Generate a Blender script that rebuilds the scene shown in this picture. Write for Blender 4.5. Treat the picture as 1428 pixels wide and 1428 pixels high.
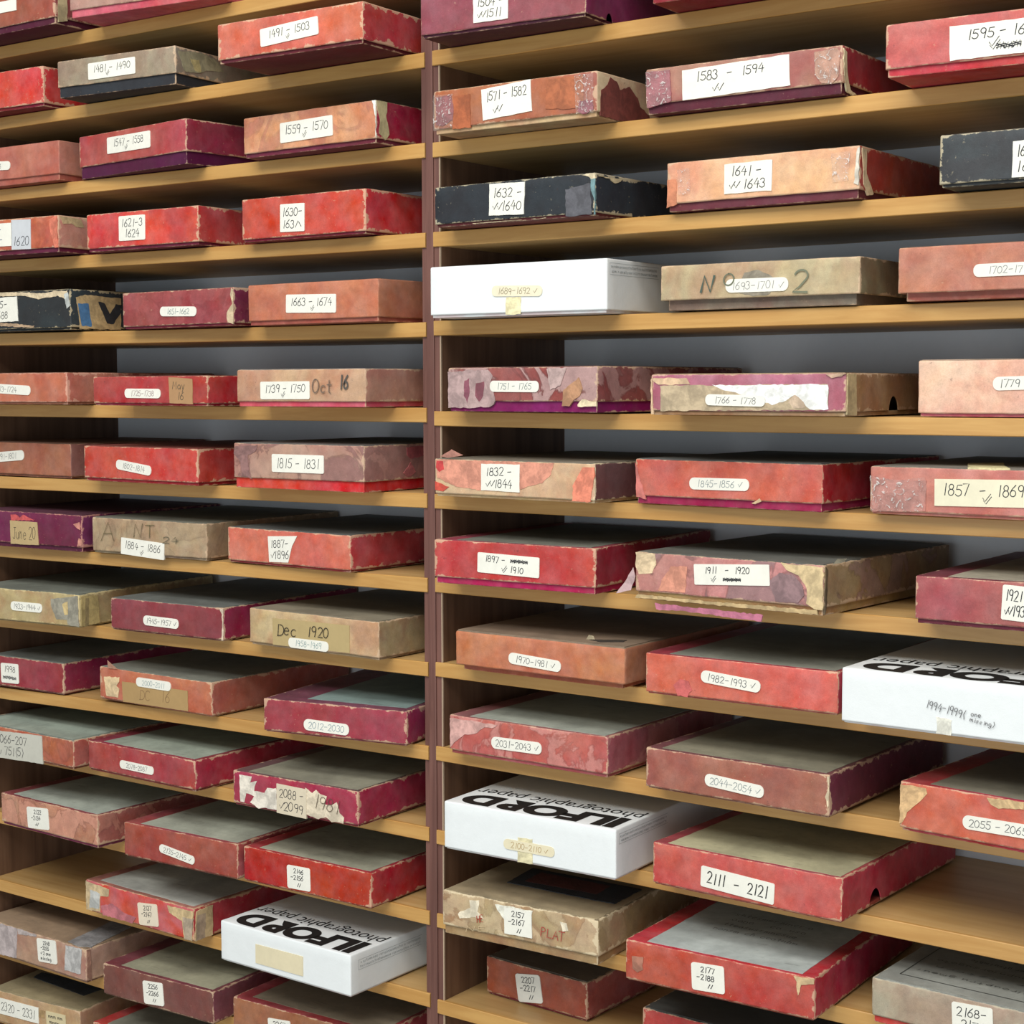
# Two bays of archive shelving stacked with old flat cardboard boxes.
# Units are metres; x runs along the shelf fronts, y into the shelves, z up.
# z = 0 is close to the photographer's eye height.
import bpy, bmesh, math, random
from mathutils import Vector, Matrix, noise

for o in list(bpy.data.objects):
    bpy.data.objects.remove(o)
scene = bpy.context.scene
COL = scene.collection

# ------------------------------------------------------------------ camera
CAM = ((1.14677, -1.44412, -0.01908), (0.811721, 0.584042, -0.002214), (-0.04173, 0.061779, 0.997217), (0.582553, -0.809369, 0.07452))

cam_data = bpy.data.cameras.new('camera')
cam_data.sensor_width = 36.0
cam_data.lens = 2329.95 / 1428.0 * 36.0
cam_data.clip_start = 0.05
cam = bpy.data.objects.new('camera', cam_data)
COL.objects.link(cam)
_m = Matrix.Identity(4)
for _i in range(3):
    _m[_i][0], _m[_i][1], _m[_i][2], _m[_i][3] = CAM[1][_i], CAM[2][_i], CAM[3][_i], CAM[0][_i]
cam.matrix_world = _m
scene.camera = cam

# ------------------------------------------------------------------ world and lights
world = bpy.data.worlds.new('room_light')
scene.world = world
world.use_nodes = True
bg = world.node_tree.nodes['Background']
bg.inputs['Color'].default_value = (0.93, 0.97, 1.0, 1)
bg.inputs['Strength'].default_value = 0.44


def area(name, loc, target, sx, sy, power, color):
    l = bpy.data.lights.new(name, 'AREA')
    l.shape = 'RECTANGLE'
    l.size, l.size_y = sx, sy
    l.energy = power
    l.color = color
    o = bpy.data.objects.new(name, l)
    COL.objects.link(o)
    o.location = loc
    o.rotation_euler = (Vector(target) - Vector(loc)).to_track_quat('-Z', 'Y').to_euler()
    return o


# ceiling fluorescents in the aisle, and an added fill panel facing the shelves
area('ceiling_light', (0.5, -1.35, 1.75), (0.35, -0.6, -1.0), 3.0, 0.6, 53, (1.0, 0.985, 0.94))
area('ceiling_light', (0.6, -2.5, 1.75), (0.3, -0.9, -1.0), 3.0, 0.6, 60, (1.0, 0.985, 0.94))
area('front_fill', (0.9, -3.2, -0.6), (0.15, 0.2, -0.6), 3.6, 1.4, 39, (0.86, 0.95, 1.0))  # added cool fill, no known window; brightens back wall and lower rows

scene.view_settings.view_transform = 'Standard'
scene.view_settings.look = 'None'
scene.view_settings.gamma = 1.0
scene.view_settings.use_curve_mapping = False
scene.view_settings.exposure = -0.03

# ------------------------------------------------------------------ materials
KALB = 0.80


def lin(c, k=KALB):
    r = []
    for v in c:
        v /= 255.0
        r.append((v / 12.92 if v <= 0.04045 else ((v + 0.055) / 1.055) ** 2.4) * k)
    return (r[0], r[1], r[2], 1.0)


def mathn(nt, op, a, b=None, clamp=False):
    n = nt.nodes.new('ShaderNodeMath')
    n.operation = op
    n.use_clamp = clamp
    for i, v in enumerate((a, b)):
        if v is None:
            continue
        if isinstance(v, (int, float)):
            n.inputs[i].default_value = v
        else:
            nt.links.new(v, n.inputs[i])
    return n.outputs[0]


def noisen(nt, vec, scale, detail=4.0, rough=0.6, dist=0.0):
    n = nt.nodes.new('ShaderNodeTexNoise')
    n.inputs['Scale'].default_value = scale
    n.inputs['Detail'].default_value = detail
    n.inputs['Roughness'].default_value = rough
    n.inputs['Distortion'].default_value = dist
    nt.links.new(vec, n.inputs['Vector'])
    return n.outputs[0]


def ramp(nt, v, a, b):
    n = nt.nodes.new('ShaderNodeMapRange')
    n.interpolation_type = 'SMOOTHSTEP'
    n.inputs['From Min'].default_value = a
    n.inputs['From Max'].default_value = b
    nt.links.new(v, n.inputs['Value'])
    return n.outputs[0]


def mixc(nt, f, a, b, mode='MIX'):
    n = nt.nodes.new('ShaderNodeMix')
    n.data_type = 'RGBA'
    n.blend_type = mode
    for i, v in ((0, f), (6, a), (7, b)):
        if isinstance(v, (int, float)):
            n.inputs[i].default_value = v
        elif isinstance(v, tuple):
            n.inputs[i].default_value = v
        else:
            nt.links.new(v, n.inputs[i])
    return n.outputs[2]


def make_card_group():
    """Old cloth- or paper-covered card: mottling, stains, scuffs and rubbed pale edges."""
    g = bpy.data.node_groups.new('worn_card', 'ShaderNodeTree')
    itf = g.interface
    for nm, tp, df in (('Color', 'NodeSocketColor', None), ('Color2', 'NodeSocketColor', None), ('Wear', 'NodeSocketColor', None),
                       ('Stain', 'NodeSocketColor', None), ('Half', 'NodeSocketVector', None), ('Center', 'NodeSocketVector', None),
                       ('Seed', 'NodeSocketVector', None), ('WearWidth', 'NodeSocketFloat', .004), ('StainAmount', 'NodeSocketFloat', 0),
                       ('Scuff', 'NodeSocketFloat', .3), ('Rough', 'NodeSocketFloat', .6), ('Mottle', 'NodeSocketFloat', 1)):
        s = itf.new_socket(nm, in_out='INPUT', socket_type=tp)
        if df is not None:
            s.default_value = df
    itf.new_socket('BSDF', in_out='OUTPUT', socket_type='NodeSocketShader')
    gi = g.nodes.new('NodeGroupInput')
    go = g.nodes.new('NodeGroupOutput')
    I = gi.outputs
    tc = g.nodes.new('ShaderNodeTexCoord').outputs['Object']

    def vm(op, a, b=None):
        n = g.nodes.new('ShaderNodeVectorMath')
        n.operation = op
        g.links.new(a, n.inputs[0])
        if b is not None:
            g.links.new(b, n.inputs[1])
        return n.outputs[0]
    p = vm('ADD', tc, I['Seed'])
    nA = noisen(g, p, 16, 4, .6, .6)
    nB = noisen(g, p, 75, 5, .65)
    nF = noisen(g, p, 900, 2, .6)
    nD = noisen(g, p, 17, 5, .55, 1.2)
    nE = noisen(g, p, 210, 4, .7)
    nS = noisen(g, p, 45, 3, .6)
    col = mixc(g, ramp(g, nA, .38, .64), I['Color'], I['Color2'])
    nH = noisen(g, p, 7, 3, .55)
    hsv = g.nodes.new('ShaderNodeHueSaturation')
    g.links.new(col, hsv.inputs['Color'])
    g.links.new(mathn(g, 'ADD', mathn(g, 'MULTIPLY', mathn(g, 'MULTIPLY', mathn(g, 'SUBTRACT', nH, .5), .05), I['Mottle']), .5), hsv.inputs['Hue'])
    g.links.new(mathn(g, 'ADD', mathn(g, 'MULTIPLY', mathn(g, 'MULTIPLY', mathn(g, 'SUBTRACT', nS, .5), .35), I['Mottle']), 1.0), hsv.inputs['Saturation'])
    col = hsv.outputs[0]
    # blotchy stains with a slightly darker rim
    sm = mathn(g, 'MULTIPLY', ramp(g, nD, .49, .53), I['StainAmount'])
    col = mixc(g, sm, col, I['Stain'])
    rim = mathn(g, 'MULTIPLY', mathn(g, 'MULTIPLY', ramp(g, nD, .47, .50), mathn(g, 'SUBTRACT', 1.0, ramp(g, nD, .50, .535))), mathn(g, 'MULTIPLY', I['StainAmount'], .45))
    col = mixc(g, rim, col, (.05, .02, .02, 1))
    # value variation
    v1 = mathn(g, 'ADD', mathn(g, 'MULTIPLY', mathn(g, 'SUBTRACT', nB, .5), .85), 1.0)
    v2 = mathn(g, 'ADD', mathn(g, 'MULTIPLY', mathn(g, 'SUBTRACT', nF, .5), .4), 1.0)
    vv = mathn(g, 'ADD', mathn(g, 'MULTIPLY', mathn(g, 'SUBTRACT', mathn(g, 'MULTIPLY', v1, v2), 1.0), I['Mottle']), 1.0)
    cmb = g.nodes.new('ShaderNodeCombineColor')
    for i in range(3):
        g.links.new(vv, cmb.inputs[i])
    col = mixc(g, 1.0, col, cmb.outputs[0], 'MULTIPLY')
    # specks and scuffs
    sc = mathn(g, 'MULTIPLY', mathn(g, 'MULTIPLY', ramp(g, nE, .635, .68), ramp(g, nS, .46, .60)), I['Scuff'])
    col = mixc(g, sc, col, I['Wear'])
    dk = mathn(g, 'MULTIPLY', mathn(g, 'MULTIPLY', ramp(g, nE, .36, .30), ramp(g, nS, .50, .42)), mathn(g, 'MULTIPLY', I['Scuff'], 1.2), True)
    col = mixc(g, dk, col, (.03, .015, .015, 1))
    # rubbed edges: second smallest distance to the faces of the box
    q = vm('SUBTRACT', I['Half'], vm('ABSOLUTE', vm('SUBTRACT', tc, I['Center'])))
    sp = g.nodes.new('ShaderNodeSeparateXYZ')
    g.links.new(q, sp.inputs[0])
    x, y, z = sp.outputs
    mn = mathn(g, 'MINIMUM', mathn(g, 'MINIMUM', x, y), z)
    mx = mathn(g, 'MAXIMUM', mathn(g, 'MAXIMUM', x, y), z)
    e = mathn(g, 'SUBTRACT', mathn(g, 'SUBTRACT', mathn(g, 'ADD', mathn(g, 'ADD', x, y), z), mn), mx)
    mx2 = mathn(g, 'MINIMUM', mathn(g, 'MAXIMUM', x, z), mathn(g, 'MAXIMUM', x, y))
    corner = mathn(g, 'ADD', .42, mathn(g, 'MULTIPLY', ramp(g, mx2, .016, .0), .75))
    thr = mathn(g, 'MULTIPLY', mathn(g, 'MULTIPLY', I['WearWidth'], corner), mathn(g, 'MAXIMUM', mathn(g, 'MULTIPLY', mathn(g, 'SUBTRACT', nB, .43), 5.0), 0.0))
    thr = mathn(g, 'ADD', thr, mathn(g, 'MULTIPLY', I['WearWidth'], mathn(g, 'MULTIPLY', mathn(g, 'SUBTRACT', nE, .45), .7)))
    w = ramp(g, mathn(g, 'SUBTRACT', thr, e), -.0005, .0007)
    col = mixc(g, mathn(g, 'MULTIPLY', w, .72), col, I['Wear'])
    bs = g.nodes.new('ShaderNodeBsdfPrincipled')
    g.links.new(col, bs.inputs['Base Color'])
    g.links.new(I['Rough'], bs.inputs['Roughness'])
    bs.inputs['Specular IOR Level'].default_value = .35
    bp = g.nodes.new('ShaderNodeBump')
    bp.inputs['Strength'].default_value = .35
    bp.inputs['Distance'].default_value = .0012
    hgt = mathn(g, 'ADD', mathn(g, 'MULTIPLY', nB, .8), mathn(g, 'MULTIPLY', nF, .18))
    hgt = mathn(g, 'SUBTRACT', hgt, mathn(g, 'MULTIPLY', w, .25))
    g.links.new(hgt, bp.inputs['Height'])
    g.links.new(bp.outputs[0], bs.inputs['Normal'])
    g.links.new(bs.outputs[0], go.inputs[0])
    return g


CARD = make_card_group()
_rs = random.Random(5)


def card(name, color, half, center, color2=None, wear=.004, wc=(205, 170, 135), stain=None, sa=0.0, scuff=.3, rough=.6, mottle=1.0):
    m = bpy.data.materials.new(name)
    m.use_nodes = True
    nt = m.node_tree
    nt.nodes.clear()
    out = nt.nodes.new('ShaderNodeOutputMaterial')
    gn = nt.nodes.new('ShaderNodeGroup')
    gn.node_tree = CARD
    i = gn.inputs
    i['Color'].default_value = lin(color)
    if color2 is None:
        k = .86
        color2 = (color[0] * .95, color[1] * k, color[2] * k)
    i['Color2'].default_value = lin(color2)
    i['Wear'].default_value = lin(wc)
    i['Stain'].default_value = lin(stain or color)
    i['Half'].default_value = half
    i['Center'].default_value = center
    i['Seed'].default_value = (_rs.uniform(-9, 9), _rs.uniform(-9, 9), _rs.uniform(-9, 9))
    i['WearWidth'].default_value = wear
    i['StainAmount'].default_value = sa
    i['Scuff'].default_value = scuff
    i['Rough'].default_value = rough
    i['Mottle'].default_value = mottle
    nt.links.new(gn.outputs[0], out.inputs[0])
    return m


_cache = {}


def paper(color, rough=.7, fib=.06, spec=.3):
    """Plain paper or ink with a faint fibre mottling."""
    key = ('paper', color, rough, fib)
    if key in _cache:
        return _cache[key]
    m = bpy.data.materials.new('paper_%d_%d_%d' % tuple(int(v) for v in color))
    m.use_nodes = True
    nt = m.node_tree
    bs = nt.nodes['Principled BSDF']
    tc = nt.nodes.new('ShaderNodeTexCoord').outputs['Object']
    n = noisen(nt, tc, 130, 5, .6)
    n2 = noisen(nt, tc, 23, 3, .6)
    v = mathn(nt, 'ADD', mathn(nt, 'MULTIPLY', mathn(nt, 'ADD', mathn(nt, 'SUBTRACT', n, .5), mathn(nt, 'SUBTRACT', n2, .5)), fib * 3), 1.0)
    c = nt.nodes.new('ShaderNodeCombineColor')
    for i in range(3):
        nt.links.new(v, c.inputs[i])
    nt.links.new(mixc(nt, 1.0, lin(color), c.outputs[0], 'MULTIPLY'), bs.inputs['Base Color'])
    bs.inputs['Roughness'].default_value = rough
    bs.inputs['Specular IOR Level'].default_value = spec
    _cache[key] = m
    return m


def ragged(color):
    """Torn bare board or paper with its own mottling."""
    key = ('ragged', color)
    if key in _cache:
        return _cache[key]
    m = bpy.data.materials.new('torn_%d_%d_%d' % tuple(color))
    m.use_nodes = True
    nt = m.node_tree
    bs = nt.nodes['Principled BSDF']
    tc = nt.nodes.new('ShaderNodeTexCoord').outputs['Object']
    n = noisen(nt, tc, 60, 6, .65, .5)
    n3 = noisen(nt, tc, 260, 4, .65)
    c1 = mixc(nt, ramp(nt, n, .38, .62), lin(tuple(v * .88 for v in color)), lin(tuple(min(255, v * 1.06 + 3) for v in color)))
    v = mathn(nt, 'ADD', mathn(nt, 'MULTIPLY', mathn(nt, 'SUBTRACT', n3, .5), .5), 1.0)
    c = nt.nodes.new('ShaderNodeCombineColor')
    for i in range(3):
        nt.links.new(v, c.inputs[i])
    nt.links.new(mixc(nt, 1.0, c1, c.outputs[0], 'MULTIPLY'), bs.inputs['Base Color'])
    bs.inputs['Roughness'].default_value = .75
    bp = nt.nodes.new('ShaderNodeBump')
    bp.inputs['Strength'].default_value = .4
    bp.inputs['Distance'].default_value = .001
    nt.links.new(n3, bp.inputs['Height'])
    nt.links.new(bp.outputs[0], bs.inputs['Normal'])
    _cache[key] = m
    return m


def lid_paper(color):
    """Grey paper pasted on a lid: dusty, scratched, a little uneven."""
    key = ('lidpaper', color)
    if key in _cache:
        return _cache[key]
    m = bpy.data.materials.new('lid_paper')
    m.use_nodes = True
    nt = m.node_tree
    bs = nt.nodes['Principled BSDF']
    geo = nt.nodes.new('ShaderNodeNewGeometry').outputs['Position']
    n = noisen(nt, geo, 14, 5, .6, .5)
    n2 = noisen(nt, geo, 110, 5, .7)
    mp = nt.nodes.new('ShaderNodeMapping')
    mp.inputs['Scale'].default_value = (30, 170, 60)
    nt.links.new(geo, mp.inputs['Vector'])
    n3 = noisen(nt, mp.outputs[0], 1.0, 4, .6)
    c1 = mixc(nt, ramp(nt, n, .34, .68), lin(tuple(v * .90 for v in color)), lin(tuple(v * 1.05 for v in color)))
    v = mathn(nt, 'ADD', mathn(nt, 'MULTIPLY', mathn(nt, 'SUBTRACT', n2, .5), .5), 1.0)
    c = nt.nodes.new('ShaderNodeCombineColor')
    for i in range(3):
        nt.links.new(v, c.inputs[i])
    c2 = mixc(nt, 1.0, c1, c.outputs[0], 'MULTIPLY')
    c2 = mixc(nt, mathn(nt, 'MULTIPLY', ramp(nt, n3, .62, .72), .35), c2, lin((60, 56, 50)))
    nt.links.new(c2, bs.inputs['Base Color'])
    bs.inputs['Roughness'].default_value = .65
    _cache[key] = m
    return m


def wood(name, ca, cb, scale, rough=.5):
    m = bpy.data.materials.new(name)
    m.use_nodes = True
    nt = m.node_tree
    bs = nt.nodes['Principled BSDF']
    tc = nt.nodes.new('ShaderNodeTexCoord').outputs['Object']
    mp = nt.nodes.new('ShaderNodeMapping')
    mp.inputs['Scale'].default_value = scale
    nt.links.new(tc, mp.inputs['Vector'])
    n = noisen(nt, mp.outputs[0], 1.0, 6, .62, .6)
    n2 = noisen(nt, tc, 5, 4, .6)
    c1 = mixc(nt, ramp(nt, n, .32, .68), lin(ca), lin(cb))
    v = mathn(nt, 'ADD', mathn(nt, 'MULTIPLY', mathn(nt, 'SUBTRACT', n2, .5), .4), 1.0)
    c = nt.nodes.new('ShaderNodeCombineColor')
    for i in range(3):
        nt.links.new(v, c.inputs[i])
    nt.links.new(mixc(nt, 1.0, c1, c.outputs[0], 'MULTIPLY'), bs.inputs['Base Color'])
    bs.inputs['Roughness'].default_value = rough
    bp = nt.nodes.new('ShaderNodeBump')
    bp.inputs['Strength'].default_value = .12
    bp.inputs['Distance'].default_value = .001
    nt.links.new(n, bp.inputs['Height'])
    nt.links.new(bp.outputs[0], bs.inputs['Normal'])
    return m


def tape_mat():
    """Clear adhesive tape: mostly see-through, shiny and wrinkled."""
    m = bpy.data.materials.new('clear_tape')
    m.use_nodes = True
    nt = m.node_tree
    bs = nt.nodes['Principled BSDF']
    bs.inputs['Base Color'].default_value = (.75, .7, .66, 1)
    bs.inputs['Roughness'].default_value = .12
    bs.inputs['Specular IOR Level'].default_value = .8
    tc = nt.nodes.new('ShaderNodeTexCoord').outputs['Object']
    n = noisen(nt, tc, 130, 4, .6, 2.0)
    nt.links.new(mathn(nt, 'ADD', .1, mathn(nt, 'MULTIPLY', ramp(nt, n, .57, .64), .6)), bs.inputs['Alpha'])
    bp = nt.nodes.new('ShaderNodeBump')
    bp.inputs['Strength'].default_value = 1.0
    bp.inputs['Distance'].default_value = .004
    nt.links.new(n, bp.inputs['Height'])
    nt.links.new(bp.outputs[0], bs.inputs['Normal'])
    return m


TAPE = tape_mat()
M_SHELF = wood('shelf_board', (212, 174, 116), (197, 156, 97), (4, 60, 60), .45)
M_STRIP = wood('shelf_edge_band', (207, 161, 93), (190, 141, 75), (6, 90, 90), .4)
M_UPRIGHT = wood('upright_veneer', (128, 96, 74), (102, 74, 56), (60, 60, 3), .45)
M_FRONT = wood('upright_edging', (124, 84, 74), (98, 62, 54), (70, 70, 4), .45)
M_LINE = paper((188, 165, 140))
BLACK = paper((28, 28, 30), .5)

# ------------------------------------------------------------------ mesh helpers


def link(name, bm, mats, parent=None, smooth=False):
    me = bpy.data.meshes.new(name)
    bm.normal_update()
    bm.to_mesh(me)
    bm.free()
    for m in mats:
        me.materials.append(m)
    if smooth:
        for p in me.polygons:
            p.use_smooth = True
    o = bpy.data.objects.new(name, me)
    COL.objects.link(o)
    o.parent = parent
    return o


def box(bm, x0, x1, y0, y1, z0, z1, mat=0, bev=0.0):
    vs = [bm.verts.new((x, y, z)) for x in (x0, x1) for y in (y0, y1) for z in (z0, z1)]
    fs = []
    for q in ((0, 1, 3, 2), (4, 6, 7, 5), (0, 4, 5, 1), (2, 3, 7, 6), (0, 2, 6, 4), (1, 5, 7, 3)):
        f = bm.faces.new([vs[i] for i in q])
        f.material_index = mat
        fs.append(f)
    if bev:
        es = {e for f in fs for e in f.edges}
        r = bmesh.ops.bevel(bm, geom=list(es), offset=bev, segments=2, affect='EDGES', profile=.5)
        for f in r['faces']:
            f.material_index = mat


# ------------------------------------------------------------------ the room
def struct(name, bm, m):
    o = link(name, bm, [m])
    o['kind'] = 'structure'
    return o


def paint(name, color, s=3):
    return paper(color, .85, .03)


bm = bmesh.new()
box(bm, -3.2, 3.6, .2418, .3418, -1.5, 1.25)
struct('wall_back', bm, paper((240, 244, 250), .85, .02))
bm = bmesh.new()
box(bm, -3.2, 3.6, -3.6, .3418, -1.6, -1.5)
struct('floor', bm, paper((170, 164, 152), .6, .05))

# ------------------------------------------------------------------ the shelving
SHELVES = [
('L', -1, (0.5141, 0.5141, 0.5141, 0.5141, 0.5141)),
('L', 0, (0.4191, 0.4191, 0.4191, 0.4191, 0.4191)),
('L', 1, (0.3272, 0.327, 0.3268, 0.3265, 0.3261)),
('L', 2, (0.2305, 0.2304, 0.2305, 0.2308, 0.2314)),
('L', 3, (0.1335, 0.1341, 0.1348, 0.1358, 0.137)),
('L', 4, (0.0362, 0.0364, 0.037, 0.0379, 0.0393)),
('L', 5, (-0.0576, -0.0574, -0.0572, -0.057, -0.0567)),
('L', 6, (-0.1521, -0.153, -0.1538, -0.1546, -0.1552)),
('L', 7, (-0.2461, -0.2467, -0.2475, -0.2485, -0.2496)),
('L', 8, (-0.3405, -0.3417, -0.3431, -0.3449, -0.3469)),
('L', 9, (-0.435, -0.4372, -0.44, -0.4434, -0.4473)),
('L', 10, (-0.5277, -0.5277, -0.5277, -0.5277, -0.5277)),
('L', 11, (-0.6237, -0.6237, -0.6237, -0.6237, -0.6237)),
('L', 12, (-0.7189, -0.7192, -0.7195, -0.7199, -0.7204)),
('L', 13, (-0.8159, -0.8159, -0.8159, -0.8159, -0.8159)),
('L', 14, (-0.9109, -0.9109, -0.9109, -0.9109, -0.9109)),
('L', 15, (-1.0059, -1.0059, -1.0059, -1.0059, -1.0059)),
('L', 16, (-1.1009, -1.1009, -1.1009, -1.1009, -1.1009)),
('R', -1, (0.5141, 0.5141, 0.5141, 0.5141, 0.5141)),
('R', 0, (0.4191, 0.4191, 0.4191, 0.4191, 0.4191)),
('R', 1, (0.3277, 0.3277, 0.3276, 0.3276, 0.3276)),
('R', 2, (0.2298, 0.2297, 0.2297, 0.23, 0.2304)),
('R', 3, (0.1336, 0.1339, 0.1343, 0.1349, 0.1356)),
('R', 4, (0.0374, 0.0378, 0.0383, 0.0391, 0.04)),
('R', 5, (-0.0611, -0.0621, -0.0628, -0.0631, -0.0631)),
('R', 6, (-0.1522, -0.1525, -0.1524, -0.1522, -0.1516)),
('R', 7, (-0.245, -0.2454, -0.2459, -0.2463, -0.2468)),
('R', 8, (-0.3392, -0.3396, -0.3401, -0.3408, -0.3417)),
('R', 9, (-0.4337, -0.4344, -0.4353, -0.4366, -0.4381)),
('R', 10, (-0.5287, -0.5292, -0.5299, -0.5308, -0.5319)),
('R', 11, (-0.624, -0.624, -0.624, -0.624, -0.624)),
('R', 12, (-0.7232, -0.7232, -0.7232, -0.7232, -0.7232)),
('R', 13, (-0.8159, -0.8159, -0.8159, -0.8159, -0.8159)),
('R', 14, (-0.9109, -0.9109, -0.9109, -0.9109, -0.9109)),
('R', 15, (-1.0059, -1.0059, -1.0059, -1.0059, -1.0059)),
('R', 16, (-1.1009, -1.1009, -1.1009, -1.1009, -1.1009)),
]

TH = .0158
unit = bpy.data.objects.new('shelving_unit', None)
COL.objects.link(unit)
unit['label'] = 'wooden shelving unit with closely spaced tan shelves and dark brown uprights'
unit['category'] = 'shelves'
unit.location = (0, 0, -1.5)
TOP, BOT = .62, -1.5
for xc in (-.8036, 0.0, .8166):
    bm = bmesh.new()
    box(bm, xc - .0125, xc + .0125, .001, .2412, 0, TOP - BOT)
    o = link('upright', bm, [M_UPRIGHT], unit)
    bm = bmesh.new()
    box(bm, xc - .0127, xc + .0113, -.0005, .0012, 0, TOP - BOT)
    box(bm, xc - .0060, xc + .0040, -.0022, -.0004, 0, TOP - BOT, 0, .0006)
    box(bm, xc + .0113, xc + .0127, -.0008, .0012, 0, TOP - BOT, 1)
    link('front_edging', bm, [M_FRONT, M_LINE], o)


def shelf(bay, zs):
    """A thin board whose middle sags a little, with a paler band along its front edge."""
    sg = -1 if bay == 'L' else 1
    X = [sg * v for v in (0, .1925, .385, .5775, .77)]
    xs_in = (.0127, .7909) if bay == 'L' else (.0127, .8039)
    xs_st = (.0065, .7971) if bay == 'L' else (.0045, .8110)

    def zat(x):
        t = min(max(abs(x) / .1925, 0), 4)
        i = min(int(t), 3)
        f = t - i
        return zs[i] * (1 - f) + zs[i + 1] * f + 1.5

    def slab(xr, y0, y1, lo, hi, bev):
        bm = bmesh.new()
        n = 14
        rings = []
        for i in range(n + 1):
            x = sg * (xr[0] + (xr[1] - xr[0]) * i / n)
            z = zat(x)
            b = bev
            rings.append([bm.verts.new((x, y, zz)) for y, zz in ((y0 + b, z + lo), (y1, z + lo), (y1, z + hi), (y0 + b, z + hi), (y0, z + hi - b), (y0, z + lo + b))])
        for i in range(n):
            a, b_ = rings[i], rings[i + 1]
            for j in range(6):
                bm.faces.new((a[j], a[(j + 1) % 6], b_[(j + 1) % 6], b_[j]))
        bm.faces.new(rings[0])
        bm.faces.new(rings[-1][::-1])
        bmesh.ops.recalc_face_normals(bm, faces=bm.faces[:])
        return bm
    o = link('shelf', slab(xs_in, .0012, .2405, .0, TH, .0001), [M_SHELF], unit)
    link('edge_band', slab(xs_st, -.0030, .0010, -.0002, TH + .0001, .0007), [M_STRIP], o)


for bay, k, zs in SHELVES:
    shelf(bay, zs)

# ------------------------------------------------------------------ handwriting
ell = [(.3 + .27 * math.cos(t * math.pi / 8), .5 + .48 * math.sin(t * math.pi / 8)) for t in range(4, 21)]


def arc(cx, cy, rx, ry, a, b, n=9):
    return [(cx + rx * math.cos(math.radians(a + (b - a) * i / n)), cy + ry * math.sin(math.radians(a + (b - a) * i / n))) for i in range(n + 1)]


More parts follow.
